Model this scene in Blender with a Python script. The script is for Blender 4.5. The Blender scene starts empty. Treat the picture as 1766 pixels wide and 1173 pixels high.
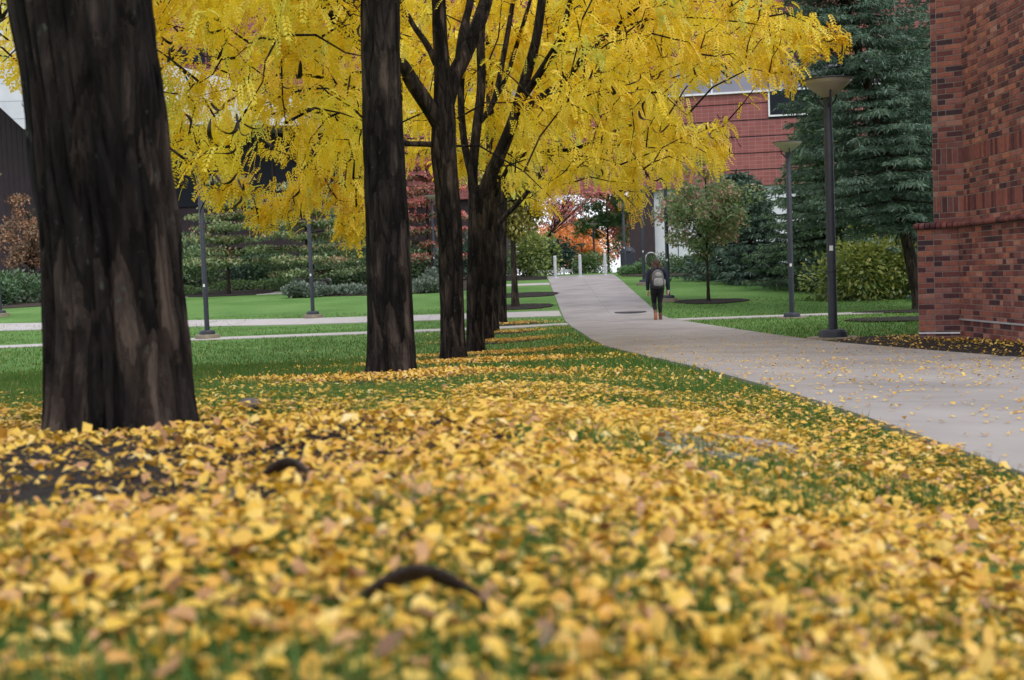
import bpy, bmesh, math, random
import numpy as np
from mathutils import Vector, Matrix, noise as mnoise

rng = np.random.default_rng(11)
random.seed(11)
scene = bpy.context.scene
COL = scene.collection

# ------------------------------------------------------------------ camera
CZ = 1.5                       # height of the lens above the world's zero
FPX, W0, H0 = 2100.0, 1766.0, 1173.0
PITCH = math.atan(106.0 / FPX)  # looking slightly down
ROLL = math.radians(2.1)
_F = np.array([0, math.cos(PITCH), -math.sin(PITCH)])
_R0 = np.array([1.0, 0, 0]); _U0 = np.array([0, math.sin(PITCH), math.cos(PITCH)])
_R = math.cos(ROLL) * _R0 - math.sin(ROLL) * _U0
_U = math.cos(ROLL) * _U0 + math.sin(ROLL) * _R0
cam_data = bpy.data.cameras.new('camera')
cam = bpy.data.objects.new('camera', cam_data); COL.objects.link(cam)
cam_data.sensor_width = 23.5
cam_data.lens = FPX / W0 * 23.5
cam_data.clip_start = 0.05; cam_data.clip_end = 3000
cam.matrix_world = Matrix(((_R[0], _U[0], -_F[0], 0), (_R[1], _U[1], -_F[1], 0), (_R[2], _U[2], -_F[2], CZ), (0, 0, 0, 1)))
cam_data.dof.use_dof = True
cam_data.dof.focus_distance = 12.5
cam_data.dof.aperture_fstop = 3.5
scene.camera = cam

# ------------------------------------------------------------------ sky, sun, exposure (bright overcast day)
SUN_EL, SUN_AZ = math.radians(52), math.radians(150)     # azimuth measured from +Y towards +X
world = bpy.data.worlds.new('World'); scene.world = world; world.use_nodes = True
wn = world.node_tree.nodes; wl = world.node_tree.links; wn.clear()
w_out = wn.new('ShaderNodeOutputWorld'); w_bg = wn.new('ShaderNodeBackground')
w_sky = wn.new('ShaderNodeTexSky'); w_sky.sky_type = 'NISHITA'; w_sky.sun_disc = False
w_sky.sun_elevation = SUN_EL; w_sky.sun_rotation = SUN_AZ
w_sky.air_density = 1.0; w_sky.dust_density = 6.0; w_sky.ozone_density = 1.0
w_mix = wn.new('ShaderNodeMixRGB'); w_mix.inputs[0].default_value = 0.86
w_mix.inputs[2].default_value = (8.6, 8.9, 9.7, 1)          # an even cover of pale cloud
wl.new(w_sky.outputs[0], w_mix.inputs[1]); wl.new(w_mix.outputs[0], w_bg.inputs[0])
w_bg.inputs[1].default_value = 0.12
wl.new(w_bg.outputs[0], w_out.inputs[0])
sun_d = bpy.data.lights.new('sun', 'SUN'); sun_d.energy = 1.1; sun_d.angle = math.radians(25); sun_d.color = (1, 0.96, 0.9)
sun = bpy.data.objects.new('sun', sun_d); COL.objects.link(sun)
_sd = Vector((math.sin(SUN_AZ) * math.cos(SUN_EL), math.cos(SUN_AZ) * math.cos(SUN_EL), math.sin(SUN_EL)))
sun.rotation_euler = _sd.to_track_quat('Z', 'Y').to_euler(); sun.location = (10, -10, 40)
vs = scene.view_settings
vs.view_transform = 'Standard'; vs.look = 'None'; vs.exposure = 0.46; vs.gamma = 1.0; vs.use_curve_mapping = False
cy = scene.cycles
cy.max_bounces = 8; cy.diffuse_bounces = 5; cy.glossy_bounces = 2; cy.transmission_bounces = 4; cy.transparent_max_bounces = 4
cy.caustics_reflective = False; cy.caustics_refractive = False
cy.use_denoising = True

# ------------------------------------------------------------------ where things are
def ray(px, py):
    d = _F + ((px - W0 / 2) / FPX) * _R + ((H0 / 2 - py) / FPX) * _U
    return d / d[1]
def at(px, py, Y):
    d = ray(px, py); return np.array([d[0] * Y, Y, CZ + d[2] * Y])
def project(P):
    P = np.atleast_2d(P) - np.array([0, 0, CZ])
    z = P @ _F; z = np.where(np.abs(z) < 1e-6, 1e-6, z)
    return np.stack([W0 / 2 + FPX * (P @ _R) / z, H0 / 2 - FPX * (P @ _U) / z, z], 1)

_yy = np.arange(-60, 420, 0.1)
def _prof(tab):
    t = np.array(tab); v = np.interp(_yy, t[:, 0], t[:, 1])
    k = np.ones(21) / 21; vp = np.pad(v, 20, mode='edge')
    return np.convolve(np.convolve(vp, k, 'valid'), k, 'valid')
_far = [(33.8, -1.23), (38, -1.02), (44, -.72), (51, -.36), (58, -.02), (64, .12), (75, .15), (100, 0), (400, -.2)]
_GL = _prof([(-60, -.3), (-2, -.31), (1, -.315), (2.4, -.335), (3.4, -.37), (5.2, -.475), (8.3, -.645), (13.4, -.90), (18.5, -1.14), (23.6, -1.19), (28.7, -1.26)] + _far)
_GP = _prof([(-60, -.5), (0, -.55), (3, -.56), (5, -.58), (8.5, -.69), (12.4, -.845), (17, -1.02), (21, -1.1), (24, -1.13), (28.7, -1.21)] + _far)
_GR = _prof([(-60, -.55), (0, -.6), (5, -.66), (8, -.76), (11, -.86), (16, -1.0), (20, -1.07), (26, -1.15), (30, -1.2)] + _far)
TREES = [(-1.02, 3.32), (-0.81, 8.3), (-0.63, 13.4), (-0.52, 18.5), (-0.46, 23.6), (-0.38, 28.7), (-0.22, 33.4)]
MULCH = [(-0.98, 2.62, 0.98), (-0.72, 7.6, 1.15), (-0.5, 12.6, 1.15), (-0.42, 17.9, 1.1), (-0.36, 23.0, 1.0), (-0.3, 28.2, 1.0), (-0.1, 33.0, 0.95)]
def G(x, y, mound=True):
    x = np.asarray(x, float); y = np.asarray(y, float)
    gl = np.interp(y, _yy, _GL); gp = np.interp(y, _yy, _GP); gr = np.interp(y, _yy, _GR)
    t = np.clip((x + 0.15) / 1.35, 0, 1); t = t * t * (3 - 2 * t)
    s = np.clip((x - 1.3) / 2.9, 0, 1)
    g = gl + (gp - gl) * t; g = g + (gr - gp) * s * (x > 1.3)
    rough = np.clip((1.15 - x) / .4, 0, 1) * np.clip((12 - y) / 4, 0, 1)
    g = g + rough * 0.008 * (np.sin(x * 5.1 + 1.3 * y) + np.sin(4.3 * y - 2.2 * x + 1) + .6 * np.sin(11 * x + 3) * np.sin(9 * y))
    if mound:
        for (mx, my, mr) in MULCH:
            r2 = ((x - mx) ** 2 + (y - my) ** 2) / (mr * mr)
            g = g + 0.012 * np.clip(1 - r2, 0, 1)
    return g + CZ
def on_ground(px, py, y0=0.6, y1=200):
    Y = np.exp(np.linspace(math.log(y0), math.log(y1), 4000)); d = ray(px, py)
    f = CZ + d[2] * Y - G(d[0] * Y, Y)
    i = np.where(f < 0)[0]
    k = i[0] if len(i) else len(Y) - 1
    return np.array([d[0] * Y[k], Y[k], float(G(d[0] * Y[k], Y[k]))])

# ------------------------------------------------------------------ mesh helpers
def link(o, parent=None):
    COL.objects.link(o)
    if parent is not None: o.parent = parent
    return o
def tag(o, label=None, cat=None, group=None, kind=None):
    if label: o['label'] = label
    if cat: o['category'] = cat
    if group: o['group'] = group
    if kind: o['kind'] = kind
    return o
def empty(name, loc=(0, 0, 0), rz=0):
    o = bpy.data.objects.new(name, None); o.location = loc; o.rotation_euler = (0, 0, rz); o.empty_display_size = .2
    return link(o)
def npmesh(name, V, faces, mats=(), tint=None, smooth=False, matidx=None):
    """V (n,3); faces: list of integer arrays (m,k)"""
    me = bpy.data.meshes.new(name)
    V = np.asarray(V, np.float32)
    faces = [np.asarray(f, np.int32) for f in faces if len(f)]
    me.vertices.add(len(V)); me.vertices.foreach_set('co', V.ravel())
    loops = np.concatenate([f.ravel() for f in faces]); tot = np.concatenate([np.full(len(f), f.shape[1], np.int32) for f in faces])
    start = np.concatenate([[0], np.cumsum(tot)[:-1]]).astype(np.int32)
    me.loops.add(len(loops)); me.loops.foreach_set('vertex_index', loops)
    me.polygons.add(len(tot)); me.polygons.foreach_set('loop_start', start); me.polygons.foreach_set('loop_total', tot)
    me.polygons.foreach_set('use_smooth', np.full(len(tot), bool(smooth)))
    for m in mats: me.materials.append(m)
    if matidx is not None: me.polygons.foreach_set('material_index', np.asarray(matidx, np.int32))
    me.update(calc_edges=True)
    if tint is not None:
        a = me.attributes.new('tint', 'FLOAT', 'POINT'); a.data.foreach_set('value', np.asarray(tint, np.float32))
    return me
class MB:
    """collects pieces of one mesh"""
    def __init__(s): s.V = []; s.F = {3: [], 4: []}; s.T = []; s.n = 0; s.smooth = False
    def add(s, V, F, tint=None):
        V = np.asarray(V, float); F = np.asarray(F, int)
        s.V.append(V); s.F.setdefault(F.shape[1], []).append(F + s.n)
        s.T.append(np.full(len(V), .5) if tint is None else np.broadcast_to(np.asarray(tint, float), (len(V),)))
        s.n += len(V)
    def box(s, lo, hi, u=None, o=None, w=None):
        x0, y0, z0 = lo; x1, y1, z1 = hi
        V = np.array([(x0, y0, z0), (x1, y0, z0), (x1, y1, z0), (x0, y1, z0), (x0, y0, z1), (x1, y0, z1), (x1, y1, z1), (x0, y1, z1)], float)
        s.add(V, [(0, 3, 2, 1), (4, 5, 6, 7), (0, 1, 5, 4), (1, 2, 6, 5), (2, 3, 7, 6), (3, 0, 4, 7)])
    def tube(s, pts, radii, sides=8, cap=True, tint=None):
        V, F = tube_arrays(pts, radii, sides); s.add(V, F, tint)
        if cap:
            n = len(pts)
            for k, rev in ((0, True), (n - 1, False)):
                ring = np.arange(sides) + k * sides
                c = V[ring].mean(0); VV = np.vstack([V[ring], c])
                tri = [((i + 1) % sides, i, sides) if rev else (i, (i + 1) % sides, sides) for i in range(sides)]
                s.add(VV, tri, tint)
    def lathe(s, prof, sides=16, c=(0, 0, 0)):
        prof = np.array(prof, float); n = len(prof); a = np.linspace(0, 2 * math.pi, sides, endpoint=False)
        V = np.stack([np.outer(prof[:, 0], np.cos(a)) + c[0], np.outer(prof[:, 0], np.sin(a)) + c[1], np.repeat(prof[:, 1:2], sides, 1) + c[2]], 2).reshape(-1, 3)
        F = [(i * sides + j, i * sides + (j + 1) % sides, (i + 1) * sides + (j + 1) % sides, (i + 1) * sides + j) for i in range(n - 1) for j in range(sides)]
        s.add(V, F)
    def build(s, name, mat, parent=None, smooth=False, tint=False):
        me = npmesh(name, np.vstack(s.V), [np.vstack(f) for k, f in sorted(s.F.items()) if f], [mat] if not isinstance(mat, (list, tuple)) else mat,
                    np.concatenate(s.T) if tint else None, smooth)
        return link(bpy.data.objects.new(name, me), parent)
def tube_arrays(pts, radii, sides):
    P = np.asarray(pts, float); n = len(P); R = np.broadcast_to(np.asarray(radii, float), (n,))
    T = np.gradient(P, axis=0); T /= np.linalg.norm(T, axis=1)[:, None] + 1e-9
    ref = np.array([0, 0, 1.0]) if abs(T[:, 2].mean()) < .9 else np.array([1.0, 0, 0])
    A = np.cross(T, ref); A /= np.linalg.norm(A, axis=1)[:, None] + 1e-9
    B = np.cross(T, A)
    a = np.linspace(0, 2 * math.pi, sides, endpoint=False)
    V = (P[:, None] + R[:, None, None] * (np.cos(a)[None, :, None] * A[:, None] + np.sin(a)[None, :, None] * B[:, None])).reshape(-1, 3)
    i = np.arange(n - 1)[:, None] * sides; j = np.arange(sides)[None]; j2 = (j + 1) % sides
    F = np.stack([i + j, i + sides + j, i + sides + j2, i + j2], 2).reshape(-1, 4)
    return V, F
def smooth_line(P, per=6):
    """Catmull-Rom through the rows of P (any width)"""
    P = np.asarray(P, float); Q = np.vstack([2 * P[0] - P[1], P, 2 * P[-1] - P[-2]]); out = []
    for i in range(1, len(Q) - 2):
        t = np.linspace(0, 1, per, endpoint=False)[:, None]
        p0, p1, p2, p3 = Q[i - 1], Q[i], Q[i + 1], Q[i + 2]
        out.append(.5 * (2 * p1 + (p2 - p0) * t + (2 * p0 - 5 * p1 + 4 * p2 - p3) * t ** 2 + (3 * p1 - p0 - 3 * p2 + p3) * t ** 3))
    return np.vstack(out + [P[-1:]])
def box_obj(name, lo, hi, mat, parent=None, bevel=0):
    m = MB(); m.box(lo, hi); o = m.build(name, mat, parent)
    if bevel:
        b = o.modifiers.new('bevel', 'BEVEL'); b.width = bevel; b.segments = 2
    return o
def norm(v): return v / (np.linalg.norm(v, axis=-1, keepdims=True) + 1e-9)
def inside(poly, x, y):
    poly = np.asarray(poly, float); r = np.zeros(np.shape(x), bool); j = len(poly) - 1
    for i in range(len(poly)):
        xi, yi = poly[i]; xj, yj = poly[j]
        if yi != yj: r ^= ((yi > y) != (yj > y)) & (x < (xj - xi) * (y - yi) / (yj - yi) + xi)
        j = i
    return r
def copy_tree(o, parent=None):
    c = o.copy(); COL.objects.link(c); c.parent = parent
    for ch in list(o.children): copy_tree(ch, c)
    return c

# ------------------------------------------------------------------ materials
def newmat(name):
    m = bpy.data.materials.new(name); m.use_nodes = True; nt = m.node_tree; nt.nodes.clear()
    out = nt.nodes.new('ShaderNodeOutputMaterial'); return m, nt, out
def ramp(nt, stops):
    r = nt.nodes.new('ShaderNodeValToRGB'); cr = r.color_ramp
    while len(cr.elements) < len(stops): cr.elements.new(.5)
    for e, (p, c) in zip(cr.elements, stops): e.position = p; e.color = (*c, 1)
    return r
def coords(nt, kind, scale=(1, 1, 1)):
    mp = nt.nodes.new('ShaderNodeMapping'); mp.inputs['Scale'].default_value = scale
    if kind == 'world':
        g = nt.nodes.new('ShaderNodeNewGeometry'); nt.links.new(g.outputs['Position'], mp.inputs[0])
    else:
        t = nt.nodes.new('ShaderNodeTexCoord'); nt.links.new(t.outputs['Object'], mp.inputs[0])
    return mp.outputs[0]
def surf(name, stops, scale=3, rough=.8, bump=0.0, bscale=None, kind='object', stretch=(1, 1, 1), detail=6, metal=0, spec=.3, bdist=.02):
    m, nt, out = newmat(name); L = nt.links
    b = nt.nodes.new('ShaderNodeBsdfPrincipled'); b.inputs['Roughness'].default_value = rough; b.inputs['Metallic'].default_value = metal
    b.inputs['Specular IOR Level'].default_value = spec
    c = coords(nt, kind, stretch)
    n = nt.nodes.new('ShaderNodeTexNoise'); n.inputs['Scale'].default_value = scale; n.inputs['Detail'].default_value = detail; n.inputs['Roughness'].default_value = .62
    L.new(c, n.inputs['Vector'])
    if len(stops) == 1: stops = [(0.3, tuple(v * .85 for v in stops[0])), (.7, tuple(min(1, v * 1.12) for v in stops[0]))]
    r = ramp(nt, stops); L.new(n.outputs[0], r.inputs[0]); L.new(r.outputs[0], b.inputs['Base Color'])
    if bump:
        n2 = nt.nodes.new('ShaderNodeTexNoise'); n2.inputs['Scale'].default_value = bscale or scale * 6; n2.inputs['Detail'].default_value = 5
        L.new(c, n2.inputs['Vector'])
        bp = nt.nodes.new('ShaderNodeBump'); bp.inputs['Strength'].default_value = bump; bp.inputs['Distance'].default_value = bdist
        L.new(n2.outputs[0], bp.inputs['Height']); L.new(bp.outputs[0], b.inputs['Normal'])
    L.new(b.outputs[0], out.inputs[0]); return m
def leafmat(name, stops, transl=.35, rough=.55, gloss=.06):
    m, nt, out = newmat(name); L = nt.links
    a = nt.nodes.new('ShaderNodeAttribute'); a.attribute_name = 'tint'
    r = ramp(nt, stops); L.new(a.outputs['Fac'], r.inputs[0])
    d = nt.nodes.new('ShaderNodeBsdfDiffuse'); t = nt.nodes.new('ShaderNodeBsdfTranslucent'); g = nt.nodes.new('ShaderNodeBsdfGlossy')
    g.inputs['Roughness'].default_value = rough; g.inputs['Color'].default_value = (1, 1, 1, 1)
    L.new(r.outputs[0], d.inputs[0]); L.new(r.outputs[0], t.inputs[0])
    m1 = nt.nodes.new('ShaderNodeMixShader'); m1.inputs[0].default_value = transl; L.new(d.outputs[0], m1.inputs[1]); L.new(t.outputs[0], m1.inputs[2])
    m2 = nt.nodes.new('ShaderNodeMixShader'); m2.inputs[0].default_value = gloss; L.new(m1.outputs[0], m2.inputs[1]); L.new(g.outputs[0], m2.inputs[2])
    L.new(m2.outputs[0], out.inputs[0]); return m
def glass_mat(name, col, rough=.08, spec=.6):
    m, nt, out = newmat(name); b = nt.nodes.new('ShaderNodeBsdfPrincipled')
    n = nt.nodes.new('ShaderNodeTexNoise'); n.inputs['Scale'].default_value = .6
    nt.links.new(coords(nt, 'object'), n.inputs['Vector'])
    r = ramp(nt, [(.3, tuple(v * .9 for v in col)), (.7, tuple(min(1, v * 1.1) for v in col))]); nt.links.new(n.outputs[0], r.inputs[0])
    nt.links.new(r.outputs[0], b.inputs['Base Color']); b.inputs['Roughness'].default_value = rough; b.inputs['Specular IOR Level'].default_value = spec
    nt.links.new(b.outputs[0], out.inputs[0]); return m
def bark_mat(name, dark, mid, light, lichen, scale=1.0, lich=.66):
    """long plates split by furrows, with grey-green lichen specks"""
    m, nt, out = newmat(name); L = nt.links
    b = nt.nodes.new('ShaderNodeBsdfPrincipled'); b.inputs['Roughness'].default_value = .9; b.inputs['Specular IOR Level'].default_value = .15
    c = coords(nt, 'object', (9 * scale, 9 * scale, 2.0 * scale))
    n = nt.nodes.new('ShaderNodeTexNoise'); n.inputs['Scale'].default_value = 1.7; n.inputs['Detail'].default_value = 9; n.inputs['Roughness'].default_value = .7; n.inputs['Distortion'].default_value = .5
    L.new(c, n.inputs['Vector']); r = ramp(nt, [(.34, dark), (.54, mid), (.74, light)])
    wv = nt.nodes.new('ShaderNodeMixRGB'); wv.blend_type = 'ADD'; wv.inputs[0].default_value = .55; L.new(c, wv.inputs[1]); L.new(n.outputs[1], wv.inputs[2])
    vo = nt.nodes.new('ShaderNodeTexVoronoi'); vo.inputs['Scale'].default_value = 1.5; L.new(wv.outputs[0], vo.inputs['Vector'])
    ve = nt.nodes.new('ShaderNodeTexVoronoi'); ve.feature = 'DISTANCE_TO_EDGE'; ve.inputs['Scale'].default_value = 1.5; L.new(wv.outputs[0], ve.inputs['Vector'])
    sep = nt.nodes.new('ShaderNodeSeparateColor'); L.new(vo.outputs['Color'], sep.inputs[0])
    ad = nt.nodes.new('ShaderNodeMath'); ad.operation = 'MULTIPLY_ADD'; ad.inputs[1].default_value = .30; ad.inputs[2].default_value = -.15; L.new(sep.outputs[0], ad.inputs[0])
    sm = nt.nodes.new('ShaderNodeMath'); sm.operation = 'ADD'; L.new(n.outputs[0], sm.inputs[0]); L.new(ad.outputs[0], sm.inputs[1]); L.new(sm.outputs[0], r.inputs[0])
    c2 = coords(nt, 'object', (1, 1, .8)); n2 = nt.nodes.new('ShaderNodeTexNoise'); n2.inputs['Scale'].default_value = 30 * scale; n2.inputs['Detail'].default_value = 4
    L.new(c2, n2.inputs['Vector']); r2 = ramp(nt, [(lich, (0, 0, 0)), (lich + .06, (.8, .8, .8))]); L.new(n2.outputs[0], r2.inputs[0])
    mx = nt.nodes.new('ShaderNodeMixRGB'); mx.inputs[2].default_value = (*lichen, 1); L.new(r2.outputs[0], mx.inputs[0]); L.new(r.outputs[0], mx.inputs[1])
    L.new(mx.outputs[0], b.inputs['Base Color'])
    er = ramp(nt, [(0, (0, 0, 0)), (.16, (.8, .8, .8)), (.5, (1, 1, 1))]); L.new(ve.outputs['Distance'], er.inputs[0])
    n3 = nt.nodes.new('ShaderNodeTexNoise'); n3.inputs['Scale'].default_value = 5; n3.inputs['Detail'].default_value = 8; L.new(c, n3.inputs['Vector'])
    hs = nt.nodes.new('ShaderNodeMath'); hs.operation = 'MULTIPLY_ADD'; hs.inputs[1].default_value = .5; L.new(n3.outputs[0], hs.inputs[0]); L.new(er.outputs[0], hs.inputs[2])
    bp = nt.nodes.new('ShaderNodeBump'); bp.inputs['Strength'].default_value = 1.0; bp.inputs['Distance'].default_value = .03
    L.new(hs.outputs[0], bp.inputs['Height']); L.new(bp.outputs[0], b.inputs['Normal']); L.new(b.outputs[0], out.inputs[0]); return m

M = {}
M['bark'] = bark_mat('locust_bark', (.006, .005, .005), (.028, .0215, .0195), (.085, .062, .050), (.050, .064, .052), lich=.66)
M['bark_far'] = bark_mat('far_bark', (.02, .016, .014), (.05, .038, .03), (.1, .075, .06), (.1, .11, .08))
M['locust_leaf'] = leafmat('locust_leaf', [(0, (.76, .47, .02)), (.3, (.90, .63, .02)), (.62, (.93, .74, .04)), (.85, (.90, .80, .11)), (1, (.66, .72, .16))], transl=.5, gloss=.04)
M['fallen'] = leafmat('fallen_leaf', [(0, (.13, .06, .025)), (.1, (.34, .16, .055)), (.22, (.52, .28, .11)), (.36, (.58, .30, .025)), (.58, (.68, .43, .04)), (.8, (.72, .50, .10)), (1, (.70, .56, .26))], transl=.2, rough=.45)
M['grass'] = leafmat('grass_blade', [(0, (.045, .10, .016)), (.5, (.088, .172, .032)), (.85, (.145, .23, .052)), (1, (.34, .29, .11))], transl=.35, gloss=.015)
M['pod'] = surf('seed_pod', [(.3, (.006, .004, .004)), (.7, (.03, .016, .012))], 20, rough=.45, bump=.4)
M['mulch'] = surf('mulch', [(.3, (.008, .006, .006)), (.55, (.028, .021, .02)), (.75, (.06, .045, .04))], 45, rough=.95, bump=1.0, bscale=90, kind='world', bdist=.03)
M['soil'] = surf('planting_soil', [(.3, (.02, .014, .011)), (.7, (.06, .042, .034))], 20, rough=.95, bump=.6, kind='world')
M['concrete'] = surf('path_concrete', [(.25, (.19, .172, .172)), (.48, (.27, .248, .244)), (.75, (.35, .325, .318))], .9, rough=.75, bump=.15, bscale=120, kind='world', detail=10, bdist=.004)
M['concrete2'] = surf('pale_concrete', [(.25, (.34, .315, .31)), (.75, (.44, .41, .40))], 2.5, rough=.8, bump=.15, bscale=90, kind='world', detail=9, bdist=.004)
M['footing'] = surf('footing_concrete', [(.3, (.16, .14, .10)), (.7, (.28, .24, .18))], 9, rough=.9, bump=.3)
M['lamp_metal'] = surf('lamp_metal', [(.3, (.022, .026, .038)), (.7, (.034, .04, .056))], 12, rough=.5, bump=.05, spec=.35)
M['white_metal'] = surf('galvanised_metal', [(.3, (.42, .43, .46)), (.7, (.58, .59, .63))], 10, rough=.45, metal=.3)
# ------------------------------------------------------------------ the ground
def ground_material():
    m, nt, out = newmat('lawn'); L = nt.links
    b = nt.nodes.new('ShaderNodeBsdfPrincipled'); b.inputs['Roughness'].default_value = .9; b.inputs['Specular IOR Level'].default_value = .1
    c = coords(nt, 'world')
    n = nt.nodes.new('ShaderNodeTexNoise'); n.inputs['Scale'].default_value = .45; n.inputs['Detail'].default_value = 8; L.new(c, n.inputs['Vector'])
    r = ramp(nt, [(.3, (.082, .17, .042)), (.5, (.112, .22, .06)), (.72, (.15, .265, .08))]); L.new(n.outputs[0], r.inputs[0])
    n2 = nt.nodes.new('ShaderNodeTexNoise'); n2.inputs['Scale'].default_value = 26; n2.inputs['Detail'].default_value = 6; L.new(c, n2.inputs['Vector'])
    r2 = ramp(nt, [(.3, (.6, .6, .6)), (.7, (1.3, 1.3, 1.25))]); L.new(n2.outputs[0], r2.inputs[0])
    mx = nt.nodes.new('ShaderNodeMixRGB'); mx.blend_type = 'MULTIPLY'; mx.inputs[0].default_value = 1; L.new(r.outputs[0], mx.inputs[1]); L.new(r2.outputs[0], mx.inputs[2])
    L.new(mx.outputs[0], b.inputs['Base Color'])
    bp = nt.nodes.new('ShaderNodeBump'); bp.inputs['Strength'].default_value = .7; bp.inputs['Distance'].default_value = .04
    n3 = nt.nodes.new('ShaderNodeTexNoise'); n3.inputs['Scale'].default_value = 60; n3.inputs['Detail'].default_value = 4; L.new(c, n3.inputs['Vector'])
    L.new(n3.outputs[0], bp.inputs['Height']); L.new(bp.outputs[0], b.inputs['Normal']); L.new(b.outputs[0], out.inputs[0]); return m
M['lawn'] = ground_material()
gy = np.concatenate([np.linspace(-400, -20, 12), np.arange(-15, 0, 1.5), np.arange(0, 16, .2), np.arange(16, 70, .5), np.arange(70, 130, 3), np.array([150, 200, 300, 500, 1200, 2500])])
gx = np.concatenate([np.array([-2000, -800, -300, -150, -90]), np.arange(-60, -8, 2), np.arange(-8, -2.5, .5), np.arange(-2.5, 6, .16), np.arange(6, 20, .8), np.arange(20, 60, 3), np.array([60, 90, 150, 300, 800, 2000])])
GX, GY = np.meshgrid(gx, gy); GZ = G(GX, GY)
nx, ny = len(gx), len(gy)
ii, jj = np.meshgrid(np.arange(ny - 1), np.arange(nx - 1), indexing='ij'); q = (ii * nx + jj).ravel()
# the ground is dug out a little where the walks lie
PX0, PX1 = 1.32, 4.22
def path_left(y): return np.interp(y, [-10, 0, 20, 34, 58, 70], [1.28, 1.28, 1.34, 1.48, 1.80, 1.9])
def path_right(y): return np.interp(y, [-10, 0, 10, 16, 34, 58, 70], [4.35, 4.3, 4.25, 4.15, 4.2, 5.0, 5.1])
me = npmesh('ground', np.stack([GX.ravel(), GY.ravel(), GZ.ravel()], 1), [np.stack([q, q + 1, q + nx + 1, q + nx], 1)], [M['lawn']], smooth=True)
tag(link(bpy.data.objects.new('ground', me)), kind='structure')

def clip_poly(poly, lo, hi):
    """polygon clipped to an axis-aligned cell"""
    def cut(P, ax, v, keep_less):
        out = []
        for i in range(len(P)):
            a, b = P[i], P[(i + 1) % len(P)]
            ia = (a[ax] <= v) if keep_less else (a[ax] >= v); ib = (b[ax] <= v) if keep_less else (b[ax] >= v)
            if ia: out.append(a)
            if ia != ib:
                t = (v - a[ax]) / (b[ax] - a[ax]); out.append(tuple(a[k] + t * (b[k] - a[k]) for k in range(len(a))))
        return out
    P = [tuple(p) for p in poly]
    for ax in (0, 1):
        if P: P = cut(P, ax, lo[ax], False)
        if P: P = cut(P, ax, hi[ax], True)
    return P
def poly_area(P): return .5 * sum(P[i][0] * P[(i + 1) % len(P)][1] - P[(i + 1) % len(P)][0] * P[i][1] for i in range(len(P)))
def slab(name, poly, lift, mat, parent=None, step=.5, thick=.12, zfun=G, gap=.006):
    """a slab that follows the ground, with a side skirt"""
    P = np.array(poly); c = P.mean(0); d = P - c; P = c + d * (1 - gap / (np.linalg.norm(d, axis=1)[:, None] + 1e-6))
    bm = bmesh.new(); f = bm.faces.new([bm.verts.new((x, y, 0)) for x, y in P])
    if f.normal.z < 0 or poly_area(P.tolist()) < 0: bmesh.ops.reverse_faces(bm, faces=bm.faces)
    lo, hi = P.min(0), P.max(0)
    for ax in (0, 1):
        for v in np.arange(lo[ax] + step, hi[ax], step):
            no = [0, 0, 0]; no[ax] = 1; co = [0, 0, 0]; co[ax] = v
            bmesh.ops.bisect_plane(bm, geom=bm.verts[:] + bm.edges[:] + bm.faces[:], plane_co=co, plane_no=no)
    for v in bm.verts: v.co.z = float(zfun(v.co.x, v.co.y)) + lift
    edges = [e for e in bm.edges if e.is_boundary]
    r = bmesh.ops.extrude_edge_only(bm, edges=edges)
    for g in r['geom']:
        if isinstance(g, bmesh.types.BMVert): g.co.z -= thick
    bmesh.ops.recalc_face_normals(bm, faces=bm.faces)
    me = bpy.data.meshes.new(name); bm.to_mesh(me); bm.free(); me.materials.append(mat)
    return link(bpy.data.objects.new(name, me), parent)
Gp = lambda x, y: G(x, y, False)
# main walk: two rows of slabs with a seam between them, and a cross joint every 3 m
walk = tag(empty('walkway', (2.8, 0, 0)), kind='structure')
ys = np.concatenate([[-4], np.arange(-1, 30, 3.05), [30.0, 31.6, 35.4, 37.6], np.arange(40.6, 62, 3.2)])
for a, b in zip(ys[:-1], ys[1:]):
    for s in (0, 1):
        def ed(y, k): return float(path_left(y) + (path_right(y) - path_left(y)) * (k * .5))
        o = slab('paving_slab', [(ed(a, s), a), (ed(a, s + 1), a), (ed(b, s + 1), b), (ed(b, s), b)], .022, M['concrete'], None, step=.6, zfun=Gp)
        o.parent = walk; o.matrix_parent_inverse = Matrix.Translation((-2.8, 0, 0))
# dark sealant in the joints lies just under the slabs
joint = slab('joint_bed', [(float(path_left(y)) + .01, y) for y in np.arange(-4, 62, 2)] + [(float(path_right(y)) - .01, y) for y in np.arange(60, -5, -2)], .012, M['soil'], None, step=.6, zfun=Gp)
joint.parent = walk; joint.matrix_parent_inverse = Matrix.Translation((-2.8, 0, 0))
def cross_walk(name, pts_front, pts_back, mat, every=2.0):
    root = tag(empty(name), kind='structure')
    F, B = np.array(pts_front, float), np.array(pts_back, float)
    x0, x1 = F[:, 0].min(), F[:, 0].max(); n = max(1, int(round((x1 - x0) / every)))
    xs = np.linspace(x0, x1, n + 1)
    fy = lambda x: float(np.interp(x, F[:, 0], F[:, 1])); by = lambda x: float(np.interp(x, B[:, 0], B[:, 1]))
    for a, b in zip(xs[:-1], xs[1:]):
        slab('paving_slab', [(a, fy(a)), (b, fy(b)), (b, by(b)), (a, by(a))], .02, mat, root, step=.8, zfun=Gp)
cross_walk('side_walk', [(-24, 38.9), (-12, 37.0), (-6, 35.7), (1.47, 35.4)], [(-24, 42.2), (-12, 39.4), (-6, 37.9), (1.47, 37.3)], M['concrete2'])
cross_walk('side_walk', [(-20, 29.6), (1.43, 30.4)], [(-20, 30.9), (1.43, 31.5)], M['concrete2'])
cross_walk('side_walk', [(4.21, 30.3), (14, 29.9)], [(4.21, 31.7), (14, 31.2)], M['concrete2'])
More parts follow.
